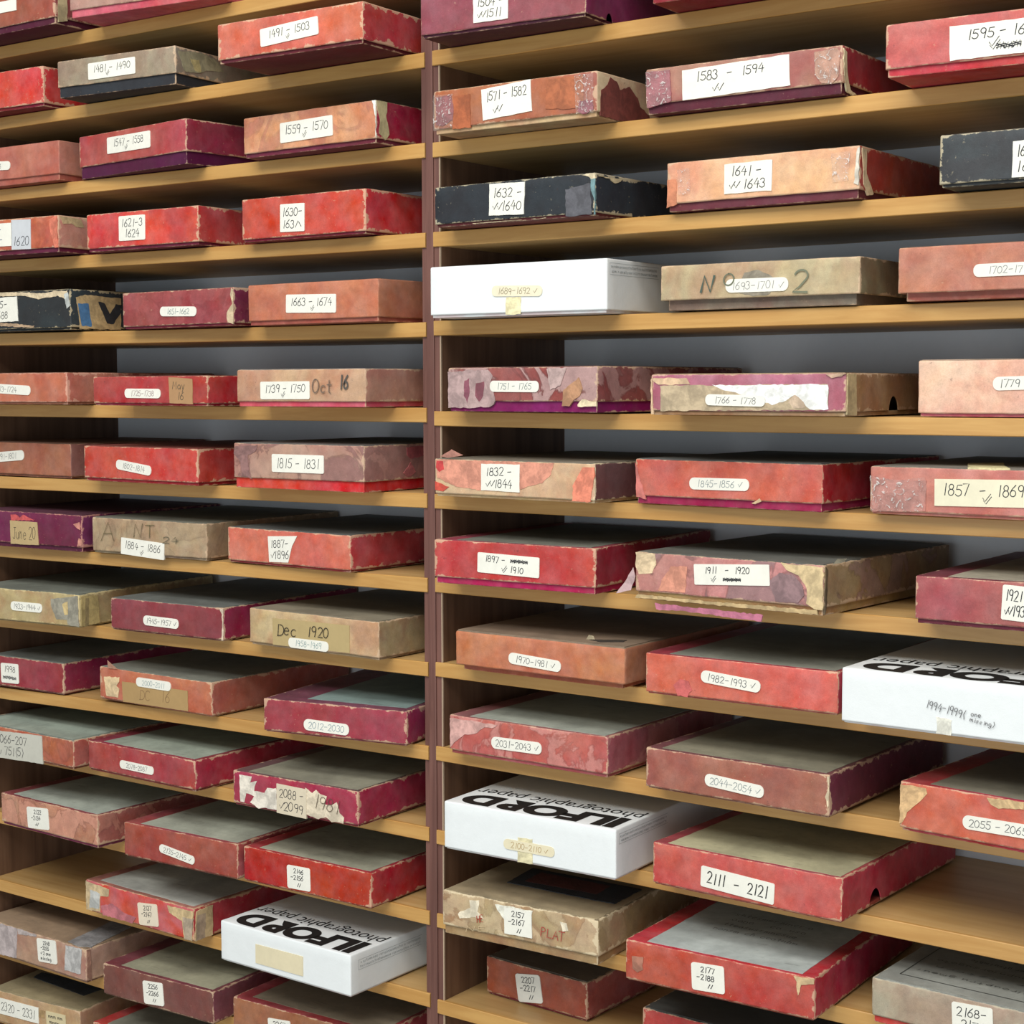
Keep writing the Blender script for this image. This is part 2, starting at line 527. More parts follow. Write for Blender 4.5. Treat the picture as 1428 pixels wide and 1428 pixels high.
GL = {
    '0': [ell], '1': [[(.28, 0), (.34, 1)]],
    '2': [arc(.3, .74, .24, .25, 165, -35) + [(.28, .25), (.05, .03), (.58, .02)]],
    '3': [arc(.27, .76, .22, .23, 160, -80) + arc(.27, .27, .27, .27, 85, -160)],
    '4': [[(.36, 1), (.05, .4), (.6, .4)], [(.46, .72), (.43, 0)]],
    '5': [[(.56, .98), (.16, .96), (.1, .56)] + arc(.28, .32, .28, .3, 110, -150)],
    '6': [[(.5, 1), (.2, .65)] + arc(.3, .28, .24, .27, 160, 520, 14)],
    '7': [[(.05, .96), (.58, .98), (.26, 0)]],
    '8': [arc(.3, .75, .2, .23, -60, 260) + arc(.3, .27, .25, .27, 100, -250, 12)],
    '9': [arc(.3, .72, .23, .26, 20, 380, 12) + [(.5, .45), (.42, 0)]],
    '-': [[(.08, .48), (.52, .52)]], '_': [[(.05, .1), (.55, .12)]],
    '/': [[(.15, .05), (.45, .75)]], '\\': [[(.1, .7), (.5, .1)]],
    'v': [[(.08, .5), (.25, .12), (.66, .85)]],
    '(': [[(.4, 1.05), (.2, .5), (.4, -.1)]], ')': [[(.2, 1.05), (.4, .5), (.2, -.1)]],
    '#': [[(.0, .3), (.7, .45)], [(.0, .5), (.7, .62)], [(.05, .2), (.3, .8), (.35, .15), (.6, .8), (.65, .2)], [(.0, .7), (.7, .3)]],
    'O': [arc(.34, .5, .32, .48, 100, 460, 16)], 'C': [arc(.36, .5, .32, .48, 50, 310, 12)],
    'D': [[(.12, .02), (.14, .98), (.35, .95)] + arc(.3, .5, .36, .46, 70, -90, 8) + [(.06, .03)]],
    'N': [[(.06, 0), (.14, 1), (.52, 0), (.62, 1)]], 'M': [[(.05, 0), (.12, 1), (.34, .35), (.58, 1), (.64, 0)]],
    'A': [[(.02, 0), (.32, 1), (.6, 0)], [(.14, .4), (.5, .4)]], 'T': [[(.02, .97), (.62, .97)], [(.32, .97), (.32, 0)]],
    'P': [[(.1, 0), (.1, .98)] + arc(.22, .74, .3, .24, 90, -90, 7) + [(.1, .5)]], 'L': [[(.1, 1), (.1, .02), (.56, .02)]],
    'H': [[(.08, 0), (.08, 1)], [(.56, 0), (.56, 1)], [(.08, .5), (.56, .5)]],
    'E': [[(.56, .98), (.1, .98), (.1, .02), (.56, .02)], [(.1, .52), (.46, .52)]],
    'J': [[(.2, .98), (.6, .98)], [(.42, .98), (.42, .2)] + arc(.24, .2, .18, .2, 0, -160, 6)],
    'a': [arc(.27, .3, .22, .28, 40, 380, 12) + [(.5, .02)]], 'c': [arc(.3, .3, .24, .28, 45, 315, 9)],
    'e': [[(.06, .32), (.5, .34)] + arc(.28, .3, .23, .28, 10, 320, 10)], 'g': [arc(.27, .3, .22, .26, 40, 380, 12) + [(.48, -.2), (.25, -.36), (.06, -.25)]],
    'h': [[(.1, 1), (.1, 0), (.1, .3)] + arc(.28, .35, .18, .22, 170, 0, 6) + [(.47, 0)]], 'i': [[(.25, .55), (.25, 0)], [(.25, .75), (.27, .8)]],
    'm': [[(.05, .55), (.06, 0), (.07, .35), (.2, .56), (.3, .4), (.3, 0), (.32, .38), (.46, .56), (.56, .4), (.58, 0)]],
    'n': [[(.08, .55), (.09, 0), (.1, .35), (.28, .56), (.44, .4), (.47, 0)]], 'o': [arc(.28, .28, .23, .28, 100, 460, 12)],
    'p': [[(.08, .55), (.08, -.38)], arc(.28, .28, .21, .28, 170, -190, 12)], 'r': [[(.1, .55), (.12, 0), (.13, .32), (.28, .52), (.45, .5)]],
    's': [[(.44, .5), (.25, .57), (.1, .44), (.4, .16), (.26, .0), (.06, .06)]], 't': [[(.26, .9), (.26, .1), (.42, .02)], [(.06, .6), (.48, .6)]],
    'u': [[(.08, .55), (.1, .12), (.26, 0), (.44, .14), (.46, .55), (.48, 0)]], 'y': [[(.06, .55), (.26, .05)], [(.48, .55), (.2, -.36)]],
    'w': [[(.03, .55), (.16, 0), (.3, .45), (.42, 0), (.58, .55)]],
}
ADV = {'1': .5, '-': .66, ' ': .42, 'i': .4, '/': .45, 'v': .55, 'm': .74, 'M': .8, 'O': .8, 'N': .8, '#': .72, '(': .4, ')': .4}


def adv(c):
    return ADV.get(c, .66)


def ribbon(bm, pts, w, xf, z, mat):
    """One pen stroke as a flat ribbon; xf maps the stroke plane to the sheet."""
    pts = [Vector(p) for p in pts]
    n = len(pts)
    L, R = [], []
    for i, p in enumerate(pts):
        t = (pts[min(i + 1, n - 1)] - pts[max(i - 1, 0)])
        if t.length < 1e-9:
            t = Vector((1, 0))
        t.normalize()
        nn = Vector((-t.y, t.x)) * w * .5
        e = t * w * .4 * (-1 if i == 0 else 1 if i == n - 1 else 0)
        L.append(bm.verts.new(xf(p + nn + e, z)))
        R.append(bm.verts.new(xf(p - nn + e, z)))
    for i in range(n - 1):
        f = bm.faces.new((L[i], R[i], R[i + 1], L[i + 1]))
        f.material_index = mat


def write(bm, s, x, y, hgt, wid, pen, xf, z, mat, rnd, slant=.12):
    """Write s with its baseline starting at (x, y)."""
    nat = sum(adv(c) for c in s)
    if nat <= 0:
        return
    sx = wid / nat
    cx = x
    for c in s:
        jx, jy, js = rnd.uniform(-.03, .03), rnd.uniform(-.05, .05), rnd.uniform(.92, 1.06)
        for st in GL.get(c, []):
            pp = [(cx + ((px + jx) + slant * py * (hgt / max(sx, 1e-6)) * .0 + slant * py * .6) * sx, y + (py * js + jy) * hgt) for px, py in st]
            ribbon(bm, pp, pen, xf, z, mat)
        cx += adv(c) * sx


# ------------------------------------------------------------------ box building
def f_front(w, d):
    return lambda p, z: (p[0], -d / 2 - z, p[1])


def f_side(w, d):
    return lambda p, z: (w / 2 + z, p[0] - d / 2, p[1])


def f_top(w, d, h):
    return lambda p, z: (p[0], p[1] - d / 2, h + z)


def sheet(bm, outline, xf, z0, z1, mat=0):
    """A thin sheet: outline in the plane, from depth z0 to z1."""
    a = [bm.verts.new(xf(p, z1)) for p in outline]
    b = [bm.verts.new(xf(p, z0)) for p in outline]
    n = len(a)
    f = bm.faces.new(a)
    f.material_index = mat
    fs = [f]
    for i in range(n):
        q = bm.faces.new((a[i], b[i], b[(i + 1) % n], a[(i + 1) % n]))
        q.material_index = mat
    bmesh.ops.recalc_face_normals(bm, faces=bm.faces[:])


def torn(pts, rnd, step=.004, amp=.0007):
    out = []
    n = len(pts)
    for i in range(n):
        a, b = Vector(pts[i]), Vector(pts[(i + 1) % n])
        k = max(1, int((b - a).length / step))
        for j in range(k):
            p = a.lerp(b, j / k)
            out.append((p.x + rnd.uniform(-amp, amp), p.y + rnd.uniform(-amp, amp)))
    return out


def carton(name, w, d, z0, z1, r, seed, amp, mats, parent, notches=(), shell=True):
    """Worn box lid: five faces on a fine grid, rounded edges, uneven rim, thumb notches cut in a side."""
    rnd = random.Random(seed)

    def grid(a, b, step, extra=()):
        s = {a, a + .3 * r, a + r, b - r, b - .3 * r, b}
        n = max(2, int((b - a - 2 * r) / step))
        for i in range(1, n):
            s.add(a + r + (b - a - 2 * r) * i / n)
        for e in extra:
            s.add(e)
        return sorted(s)
    ex = []
    for (yc, rad, side) in notches:
        y = -d / 2 + yc
        ex += [y + rad * math.cos(math.pi * i / 10) for i in range(11)]
        ex += [y - rad * 1.03, y + rad * 1.03]
    X, Y = grid(-w / 2, w / 2, .012), grid(-d / 2, d / 2, .012, ex)
    Zs = sorted({z0, z0 + .0015, z1, z1 - .3 * r, z1 - r} | {z0 + (z1 - r - z0) * i / 5 for i in range(1, 5)})
    bm = bmesh.new()
    V = {}
    so = Vector((seed * 1.7 % 40, seed * 3.1 % 40, seed * .7 % 40))
    top_r = r

    def vert(x, y, z):
        k = (round(x, 7), round(y, 7), round(z, 7))
        if k in V:
            return V[k]
        p = Vector((x, y, z))
        c = Vector((min(max(x, -w / 2 + r), w / 2 - r), min(max(y, -d / 2 + r), d / 2 - r), min(z, z1 - r)))
        v = p - c
        cnt = (abs(v.x) > 1e-9) + (abs(v.y) > 1e-9) + (abs(v.z) > 1e-9)
        if cnt > 1:
            m = max(abs(v.x), abs(v.y), abs(v.z))
            v = v.normalized() * m
            p = c + v
            if amp > 0:
                p += noise.noise_vector(Vector((x, y, z)) * 130 + so) * amp * 1.0
        if amp > 0:
            n1 = noise.noise_vector(Vector((x, y, z)) * 22 + so)
            q = Vector((n1.x, n1.y, n1.z * .7)) * amp * .8
            if z > z1 - 1e-6 and cnt <= 1:
                q.z = min(q.z, .0) * 1.5
            p += q
            if z <= z0 + 1e-6:
                p.z += noise.noise(Vector((x, y, 0)) * 60 + so) * amp * 1.2
        for (yc, rad, side) in notches:
            dy = y + d / 2 - yc
            if abs(dy) <= rad and x > w / 2 - 1e-6:
                lift = math.sqrt(max(0, rad * rad - dy * dy)) * 1.15
                zz = z0 + lift
                if p.z < zz:
                    p.z = zz + (z - z0) * .02
        p.z = max(p.z, .0002)
        V[k] = bm.verts.new(p)
        return V[k]

    def quad(a, b, c, e, mat):
        try:
            f = bm.faces.new((vert(*a), vert(*b), vert(*c), vert(*e)))
            f.material_index = mat
        except ValueError:
            pass
    for i in range(len(X) - 1):
        for j in range(len(Y) - 1):
            quad((X[i], Y[j], z1), (X[i + 1], Y[j], z1), (X[i + 1], Y[j + 1], z1), (X[i], Y[j + 1], z1), 2)
    for i in range(len(X) - 1):
        for k in range(len(Zs) - 1):
            quad((X[i], Y[0], Zs[k]), (X[i + 1], Y[0], Zs[k]), (X[i + 1], Y[0], Zs[k + 1]), (X[i], Y[0], Zs[k + 1]), 0)
            quad((X[i + 1], Y[-1], Zs[k]), (X[i], Y[-1], Zs[k]), (X[i], Y[-1], Zs[k + 1]), (X[i + 1], Y[-1], Zs[k + 1]), 1)
    for j in range(len(Y) - 1):
        for k in range(len(Zs) - 1):
            quad((X[-1], Y[j], Zs[k]), (X[-1], Y[j + 1], Zs[k]), (X[-1], Y[j + 1], Zs[k + 1]), (X[-1], Y[j], Zs[k + 1]), 1)
            quad((X[0], Y[j + 1], Zs[k]), (X[0], Y[j], Zs[k]), (X[0], Y[j], Zs[k + 1]), (X[0], Y[j + 1], Zs[k + 1]), 1)
    o = link(name, bm, mats, parent, True)
    md = o.modifiers.new('board', 'SOLIDIFY')
    md.thickness = .0014
    md.offset = -1
    return o


def label_mesh(L, w, d, h, parent, rnd, idx):
    st, cu, cv, lw, lh, ang, lines, op = L
    bm = bmesh.new()
    ca, sa = math.cos(ang), math.sin(ang)
    base = f_front(w, d)

    def xf(p, z):
        return base((cu + p[0] * ca - p[1] * sa, cv + p[0] * sa + p[1] * ca), z)
    z1 = op.get('t', .0006) + .0003 + .00025 * op.get('z', 0)
    if st == 'pill':
        rr = .45 * lh
    elif st == 'sq':
        rr = .1 * lh
    else:
        rr = op.get('rr', 0) * lh
    if op.get('jag'):
        out = [(-lw / 2, -lh / 2), (lw * .36, -lh * .52), (lw * .46, -lh * .2), (lw * .56, lh * .1), (lw * .82, lh * .5), (-lw / 2, lh * .5)]
    elif rr > 0:
        out = []
        for sx, sy, a0 in ((1, 1, 0), (-1, 1, 90), (-1, -1, 180), (1, -1, 270)):
            for i in range(7):
                a = math.radians(a0 + 15 * i)
                out.append((sx * (lw / 2 - rr) + rr * math.cos(a), sy * (lh / 2 - rr) + rr * math.sin(a)))
    else:
        j = .03 if op.get('irr') else .008
        out = []
        for sx, sy in ((1, 1), (-1, 1), (-1, -1), (1, -1)):
            out.append((sx * lw / 2 + rnd.uniform(-j, j) * lh, sy * lh / 2 + rnd.uniform(-j, j) * lh))
        if op.get('irr'):
            out = torn(out, rnd, .006, .0003)
    sheet(bm, out, xf, -.0012, z1, 0)
    pc = op.get('paper', (240, 238, 226))
    ink = op.get('ink', (52, 52, 56) if st != 'pill' else (88, 90, 92))
    pen = (.00062 + .0075 * min(lh, .03)) * op.get('b', 1.0)
    if st == 'pill':
        pen *= .85
    n = max(1, len(lines))
    if lines:
        lineh = lh * (.86 / n)
        gh = lineh * (.62 if n == 1 else .70)
        if n == 1 and op.get('ticks'):
            gh = lineh * .5
        if st == 'pill':
            gh = lineh * .66
        for i, s in enumerate(lines):
            if not s.strip():
                continue
            nat = sum(adv(c) for c in s)
            wid = min(lw * .84, nat * gh * 1.15)
            yy = lh * .43 - lineh * (i + .5) - gh * .5
            if n == 1 and op.get('ticks'):
                yy += lh * .1
            xx = -lw * .42 + (lw * .84 - wid) * (.5 if n == 1 or s.strip().isdigit() else .25)
            write(bm, s, xx, yy, gh, wid, pen, xf, z1 + .00012, 1, rnd)
    for (tx, ty, ts) in op.get('ticks', ()):
        for k in range(2):
            x0, y0, q = -lw / 2 + tx * lw + k * lh * .03, -lh / 2 + ty * lh - k * lh * .1, ts * lh
            ribbon(bm, [(x0, y0 + q * .4), (x0 + q * .3, y0), (x0 + q, y0 + q * .9)], pen * .8, xf, z1 + .00012, 1)
    return link('label', bm, [paper(tuple(pc)), paper(tuple(ink), .6)], parent)


def lid_print(w, d, h, parent):
    """Bold maker's lettering read from the far side of the lid, with a thin line of script behind it."""
    bm = bmesh.new()
    k = w / .214
    xf0 = f_top(w, d, h)
    z = .00035

    def place(body, size, bold, xscale, x_right, y_front, shear):
        cu = bpy.data.curves.new('print', 'FONT')
        cu.body = body
        cu.size = 1.0
        cu.shear = shear
        cu.offset = bold
        ob = bpy.data.objects.new('print', cu)
        COL.objects.link(ob)
        dg = bpy.context.evaluated_depsgraph_get()
        me = bpy.data.meshes.new_from_object(ob.evaluated_get(dg))
        xs = [v.co.x for v in me.vertices]
        ys = [v.co.y for v in me.vertices]
        x0, x1, y1, y0 = min(xs), max(xs), max(ys), min(ys)
        sx, sy = xscale / (x1 - x0), size / (y1 - y0)
        vs = [bm.verts.new(xf0((x_right - (v.co.x - x0) * sx, y_front + (y1 - v.co.y) * sy), z)) for v in me.vertices]
        for p in me.polygons:
            try:
                f = bm.faces.new([vs[i] for i in p.vertices])
            except ValueError:
                pass
        bpy.data.objects.remove(ob)
        bpy.data.meshes.remove(me)
        bpy.data.curves.remove(cu)
    place('ILFORD', ILF[0], .058, ILF[1] * k, ILF[2] * k, ILF[3], 0.0)
    place('photographic paper', ILF[4], -.004, ILF[5] * k, ILF[6] * k, ILF[7], 0.0)
    bmesh.ops.recalc_face_normals(bm, faces=bm.faces[:])
    for f in bm.faces:
        if f.normal.z < 0:
            f.normal_flip()
    return link('lettering', bm, [BLACK], parent)


ILF = (.041, .196, .100, .0035, .027, .205, .103, .0475)


def make_box(B, i):
    w, d, h = B['dim']
    rnd = random.Random(i * 13 + 5)
    t = bpy.data.objects.new('cardboard_box', None)
    COL.objects.link(t)
    t.location = B['loc']
    t.rotation_euler = (0, 0, B['rz'])
    t['label'] = B['label']
    t['category'] = 'box'
    t['group'] = 'flat cardboard boxes on the shelves'
    white = B.get('wear', .004) == 0
    lz = B.get('lz', .004)
    half, cen = (w / 2, d / 2, (h - lz) / 2), (0, 0, (h + lz) / 2)
    wr, wc, sc = B.get('wear', .004), B.get('wc', (205, 170, 135)), B.get('scuff', .3)
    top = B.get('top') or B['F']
    ro = .5 if white else .58
    mo = .12 if white else 1.0
    kw = dict(wear=wr, wc=wc, scuff=sc, rough=ro, mottle=mo)
    mF = card('box_front', B['F'], half, cen, color2=B.get('F2') or (B['F'] if white else None), stain=B.get('stain'), sa=B.get('sa', 0), **kw)
    mS = card('box_side', B['S'], half, cen, color2=B['S'] if white else None, stain=B.get('stain'), sa=B.get('sa', 0) * .6, **kw)
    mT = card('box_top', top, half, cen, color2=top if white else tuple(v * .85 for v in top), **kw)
    nt = B.get('notch') or ()
    amp = .0004 if not white else .00012
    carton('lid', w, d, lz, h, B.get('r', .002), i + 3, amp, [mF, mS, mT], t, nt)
    # tray inside the lid
    ins = B.get('inset', .002)
    tray = B.get('tray') or tuple(v * .8 for v in B['F'])
    bm = bmesh.new()
    hi = max(lz + .006, .010) if nt == () else .004
    box(bm, -w / 2 + ins, w / 2 - ins, -d / 2 + ins, d / 2 - ins, 0, min(hi, h - .004), 0, .0008)
    mt = card('box_tray', tray, (w / 2 - ins, d / 2 - ins, h), (0, 0, h), wear=.0015 if not white else 0, wc=wc, scuff=sc * .7, rough=.6, mottle=mo)
    link('tray', bm, [mt], t)
    tl = B.get('tl')
    if tl is None and not white and B['loc'][2] < -.02 and i not in NO_LID_PAPER:
        tl = (.003, .003, .003, .003)
    if tl:
        bm = bmesh.new()
        out = [(-w / 2 + tl[0], tl[2]), (w / 2 - tl[1], tl[2]), (w / 2 - tl[1], d - tl[3]), (-w / 2 + tl[0], d - tl[3])]
        sheet(bm, torn(out, rnd, .01, .0005), f_top(w, d, h), -.001, .0004)
        link('lid_paper', bm, [lid_paper(tuple(B.get('paper', (186, 192, 176))) if B.get('tl') else tuple(top))], t)
    if B.get('kind') == 'ilford':
        lid_print(w, d, h, t)
    FR, SD, TP = f_front(w, d), f_side(w, d), f_top(w, d, h)
    for n, (fc, pts, col) in enumerate(B['pat']):
        bm = bmesh.new()
        z = .00045 + .00008 * n
        if fc == 'T':
            sheet(bm, torn(pts, rnd, .01, .0002), FR, -.001, .0011 + .00008 * n)
            link('tape', bm, [TAPE], t)
        elif fc == 'G':
            (x0, y0), (x1, y1) = pts[0], pts[2]
            yt = [pts[0][1], pts[1][1]]
            lo = min(p[1] for p in pts)
            hi_ = max(p[1] for p in pts)
            a, b = min(p[0] for p in pts), max(p[0] for p in pts)
            gh = (hi_ - lo)
            for q in range(2):
                yb = lo + gh * (.18 + .42 * (1 - q))
                nn = 44
                s = ''.join(rnd.choice('nmoeactsiru nno') for _ in range(nn))
                write(bm, s, a + .002, yb, gh * .3, (b - a) - .004, .00035, SD, .0004, 0, rnd, 0)
            for yy in (lo, hi_):
                ribbon(bm, [(a, yy), (b, yy)], .0003, SD, .0004, 0)
            ribbon(bm, [(a, lo), (a, hi_)], .0003, SD, .0004, 0)
            link('lettering', bm, [paper((150, 158, 160))], t)
        elif fc == 'U':
            a = pts[3]
            u0, u1, v0, v1 = -w / 2 + .018, w / 2 - .012, .022, d - .02
            for p, q in (((u0, v0), (u1, v0)), ((u0, v1), (u1, v1)), ((u0, v0), (u0, v1)), ((u1, v0), (u1, v1))):
                ribbon(bm, [p, q], .0009, TP, .0009, 0)
            link('printed_border', bm, [paper((62, 64, 60))], t)
        elif fc == 'X':
            for q in range(9):
                y = .045 + q * .018
                s = ''.join(rnd.choice('nmoeactsiru  hpg') for _ in range(rnd.randint(16, 30)))
                ww = rnd.uniform(.5, .8) * w
                write(bm, s, -ww / 2, y, .006, ww, .0006, lambda p, z_: TP((-p[0], .045 * 2 + 8 * .018 - p[1]), z_), .0009, 0, rnd)
            link('lettering', bm, [paper((78, 80, 75))], t)
        elif fc == 'Y':
            for q in range(4):
                s = ''.join(rnd.choice('nmoeactsiru  hl') for _ in range(rnd.randint(9, 17)))
                ww = len(s) * .0058
                write(bm, s, -ww * .5, .075 + q * .017, .009, ww, .0006, lambda p, z_: TP((p[0], p[1]), z_), .0006, 0, rnd)
            link('handwriting', bm, [paper((96, 92, 84))], t)
        elif fc == 'L':
            ca = sum(p[0] for p in pts) / len(pts)
            out = torn(pts, rnd, .004, .0004)
            mz = {}
            ymax, ymin = max(p[1] for p in out), min(p[1] for p in out)

            def flap(p, zz):
                e = max(0.0, abs(p[0]) - w / 2) + max(0, p[1] - h) + .2 * (p[1] - ymin)
                return FR(p, .0006 + zz + .35 * e)
            sheet(bm, out, flap, 0, .0004)
            link('torn_flap', bm, [ragged(tuple(col))], t)
        else:
            xf = {'F': FR, 'K': FR, 'S': SD, 'P': TP}[fc]
            sheet(bm, torn(pts, rnd, .0035, .0006), xf, -.0012 if fc != 'K' else -.0003, z + (.0005 if fc == 'P' else 0))
            link('torn_patch', bm, [ragged(tuple(col))], t)
    for n, L in enumerate(B['lab']):
        label_mesh(L, w, d, h, t, rnd, n)
    for (s, ax, ay, bx, by, hh, col, sw) in B['txt']:
        bm = bmesh.new()
        dv = Vector((bx - ax, by - ay))
        ln = dv.length
        dv.normalize()
        write(bm, s, 0, 0, hh, ln, sw * .7, lambda p, z_: FR((ax + p[0] * dv.x - p[1] * dv.y, ay + p[0] * dv.y + p[1] * dv.x), z_), .0013, 0, rnd)
        link('handwriting', bm, [paper(tuple(col))], t)
    return t


